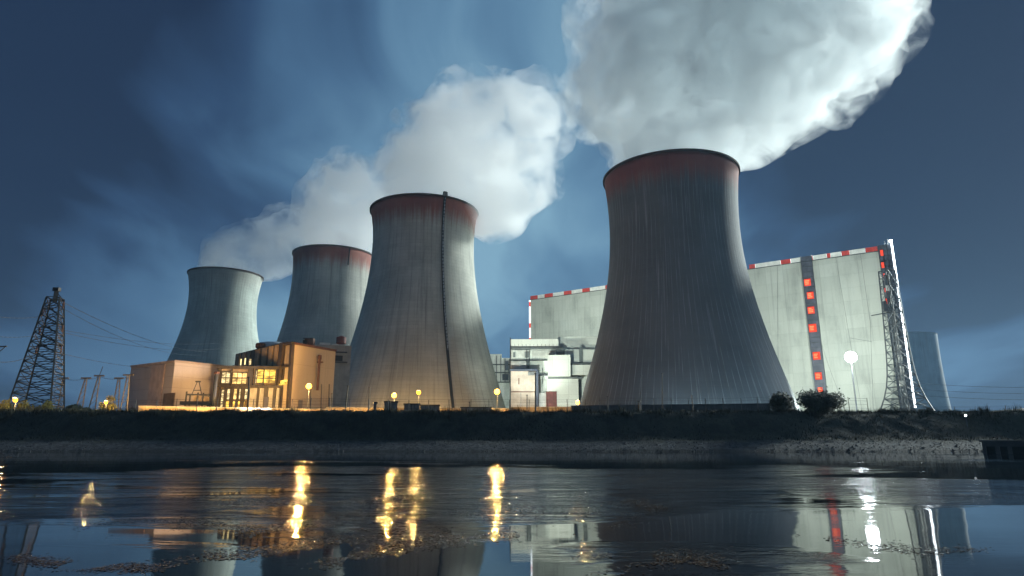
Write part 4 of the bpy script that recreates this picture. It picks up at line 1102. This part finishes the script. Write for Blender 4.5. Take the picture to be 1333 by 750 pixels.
# floating leaf litter and scum on the water
LIT = plain('wet floating leaves', (.10,.055,.025), .14, 0, .6, 5, False, 0)
V = []; Fc = []
def on_water(px, py):
    x, y, z = sight(px, py); t_ = -EYE/z; return x*t_, y*t_
rafts = [((230,720),(300,735),(380,728),(470,700),10),((120,690),(200,680),(260,672),(330,690),8),((430,735),(480,720),(540,700),(600,706),8),((180,745),(330,715),(440,700),(530,690),9),((555,700),(620,690),(700,695),(730,702),9),((640,655),(720,665),(780,672),(820,680),10),((730,640),(790,648),(850,658),(855,662),6),
         ((400,655),(470,652),(500,650),(560,645),5),((600,668),(660,672),(690,668),(700,660),6),((760,735),(800,725),(880,722),(940,735),12),((1150,710),(1200,718),(1240,722),(1270,716),7),((1040,700),(1120,705),(1180,715),(1230,742),6),
         ((1180,640),(1240,640),(1290,645),(1333,648),4),((20,725),(60,735),(120,742),(200,738),6),((220,640),(300,650),(380,665),(440,660),9),((300,690),(380,690),(430,680),(480,665),9)]
for ri, (a_, b_, c_, d_, sp_) in enumerate(rafts):
    cnt = (1700 if max(a_[0], d_[0]) < 1000 else 500)
    for _ in range(cnt):
        t_ = r_.random(); B = ((1-t_)**3, 3*t_*(1-t_)**2, 3*t_*t_*(1-t_), t_**3)
        px = sum(k_*q_[0] for k_, q_ in zip(B, (a_,b_,c_,d_))) + r_.gauss(0, 12); py = sum(k_*q_[1] for k_, q_ in zip(B, (a_,b_,c_,d_))) + r_.gauss(0, 1)*sp_*.55
        if py < 612: continue
        x, y = on_water(px, py)
        if mnoise.noise(Vector((x*.9, y*.6, ri))) < -.12: continue
        s_ = r_.uniform(.010,.032)*(1+y*.02); aa = r_.uniform(0,6.28); e_ = r_.uniform(.4,.8); k = len(V)
        ca, sa = math.cos(aa)*s_, math.sin(aa)*s_; tl = [r_.uniform(.002,.009) for _ in range(4)]
        V += [(x-ca, y-sa, tl[0]), (x+sa*e_, y-ca*e_, tl[1]), (x+ca, y+sa, tl[2]), (x-sa*e_, y+ca*e_, tl[3])]; Fc.append((k,k+1,k+2,k+3))
me = bpy.data.meshes.new('floating_leaves'); me.from_pydata(V, [], Fc); me.update()
tag(obj('floating_leaves', me, LIT), 'rafts of wet brown leaves drifting on the water', 'floating leaves', kind='stuff')

# right end of the bank: pale path, concrete outfall, far mound
bm = BM(); prev = None
pts = [(92,104.2),(95,101.5),(97,99.5),(100,98.2),(104,97.3),(108,97.0)]
for i, (x, y) in enumerate(pts):
    dx, dy = (pts[min(i+1,5)][0]-pts[max(i-1,0)][0], pts[min(i+1,5)][1]-pts[max(i-1,0)][1]); l_ = math.hypot(dx, dy); nx_, ny_ = -dy/l_*.6, dx/l_*.6
    A_ = bm.verts.new((x+nx_, y+ny_, bank_z(x+nx_, y+ny_)+.06)); B_ = bm.verts.new((x-nx_, y-ny_, bank_z(x-nx_, y-ny_)+.06))
    if prev: bm.faces.new((prev[0], prev[1], B_, A_))
    prev = (A_, B_)
tag(obj('path', bm, plain('pale gravel path', (.15,.15,.15), .9, 0, .5, 1.2)), kind='structure')
oc = Facade(Vector(at(1280,590,92)[:2]), Vector(at(1372,590,92)[:2]))
of = thing('concrete_outfall', 'dark concrete outfall with square openings at the right waterline', 'outfall', oc.P(0,0,0))
bm = BM(); oc.box(bm, 0, oc.L, .8, 1.3, -4, 0)
for xa, xb in ((1280,1284),(1296,1302),(1312,1318),(1340,1348)): 
    ua, ub = oc.hit(xa,588)[0], oc.hit(xb,588)[0]; oc.box(bm, ua, ub, -1, .8, -4, 0)
obj('frame', bm, M['dark_concrete'], of)
bm = BM(); oc.box(bm, .3, oc.L-.1, -1, .8, -4, -1.6); obj('dark_infill', bm, M['black_steel'], of)  # near black block behind the bays, its colour standing for their shade
bm = BM(); oc.box(bm, -.2, oc.L+.2, 1.3, 1.5, -4.2, .2); obj('deck', bm, M['dark_concrete'], of)
bm = BM()
for i in range(25):
    for j in range(9): pass
gxs = 26; hv = []
hc = bearing(1345, 210)
for j in range(12):
    row = []
    for i in range(gxs):
        x = hc.x-30+i*4; y = hc.y-25+j*6; dd = math.hypot((x-hc.x-12)/38, (y-hc.y)/30)
        row.append(bm.verts.new((x, y, G-.5+max(0,(1-dd*dd))*4.6+.5*mnoise.noise(Vector((x*.15,y*.15,0))))))
    hv.append(row)
for j in range(11):
    for i in range(gxs-1): bm.faces.new((hv[j][i], hv[j][i+1], hv[j+1][i+1], hv[j+1][i]))
tag(obj('hill', bm, plain('grassy mound', (.02,.022,.017), .9, 0, .4, .3, False), None, True), kind='structure')

# ------------------------------------------------------------------ air
HAZE = True
m, nt, out = new_mat('thin night mist'); n = N(nt)
n.put(out.inputs['Volume'], n('VolumePrincipled', ins={'Color': rgb(.42,.70,1.0), 'Density': .00010, 'Anisotropy': .2}))
if HAZE:
    bm = BM(); cube(bm, (0, 900, 130), 3000, 2600, 264)
    tag(obj('haze', bm, m), 'thin blue night mist', 'haze', kind='stuff')

# ------------------------------------------------------------------ render settings
S.view_settings.view_transform = 'Standard'; S.view_settings.look = 'None'
S.view_settings.exposure = 0.3; S.view_settings.gamma = 1.0; S.view_settings.use_curve_mapping = False
cy = S.cycles
cy.use_denoising = True
try: cy.denoiser = 'OPENIMAGEDENOISE'
except Exception: pass
cy.max_bounces = 22; cy.diffuse_bounces = 3; cy.glossy_bounces = 4; cy.volume_bounces = 22; cy.transparent_max_bounces = 16
cy.sample_clamp_indirect = 6.0; cy.sample_clamp_direct = 0.0
cy.use_light_tree = True
cy.caustics_reflective = False; cy.caustics_refractive = False
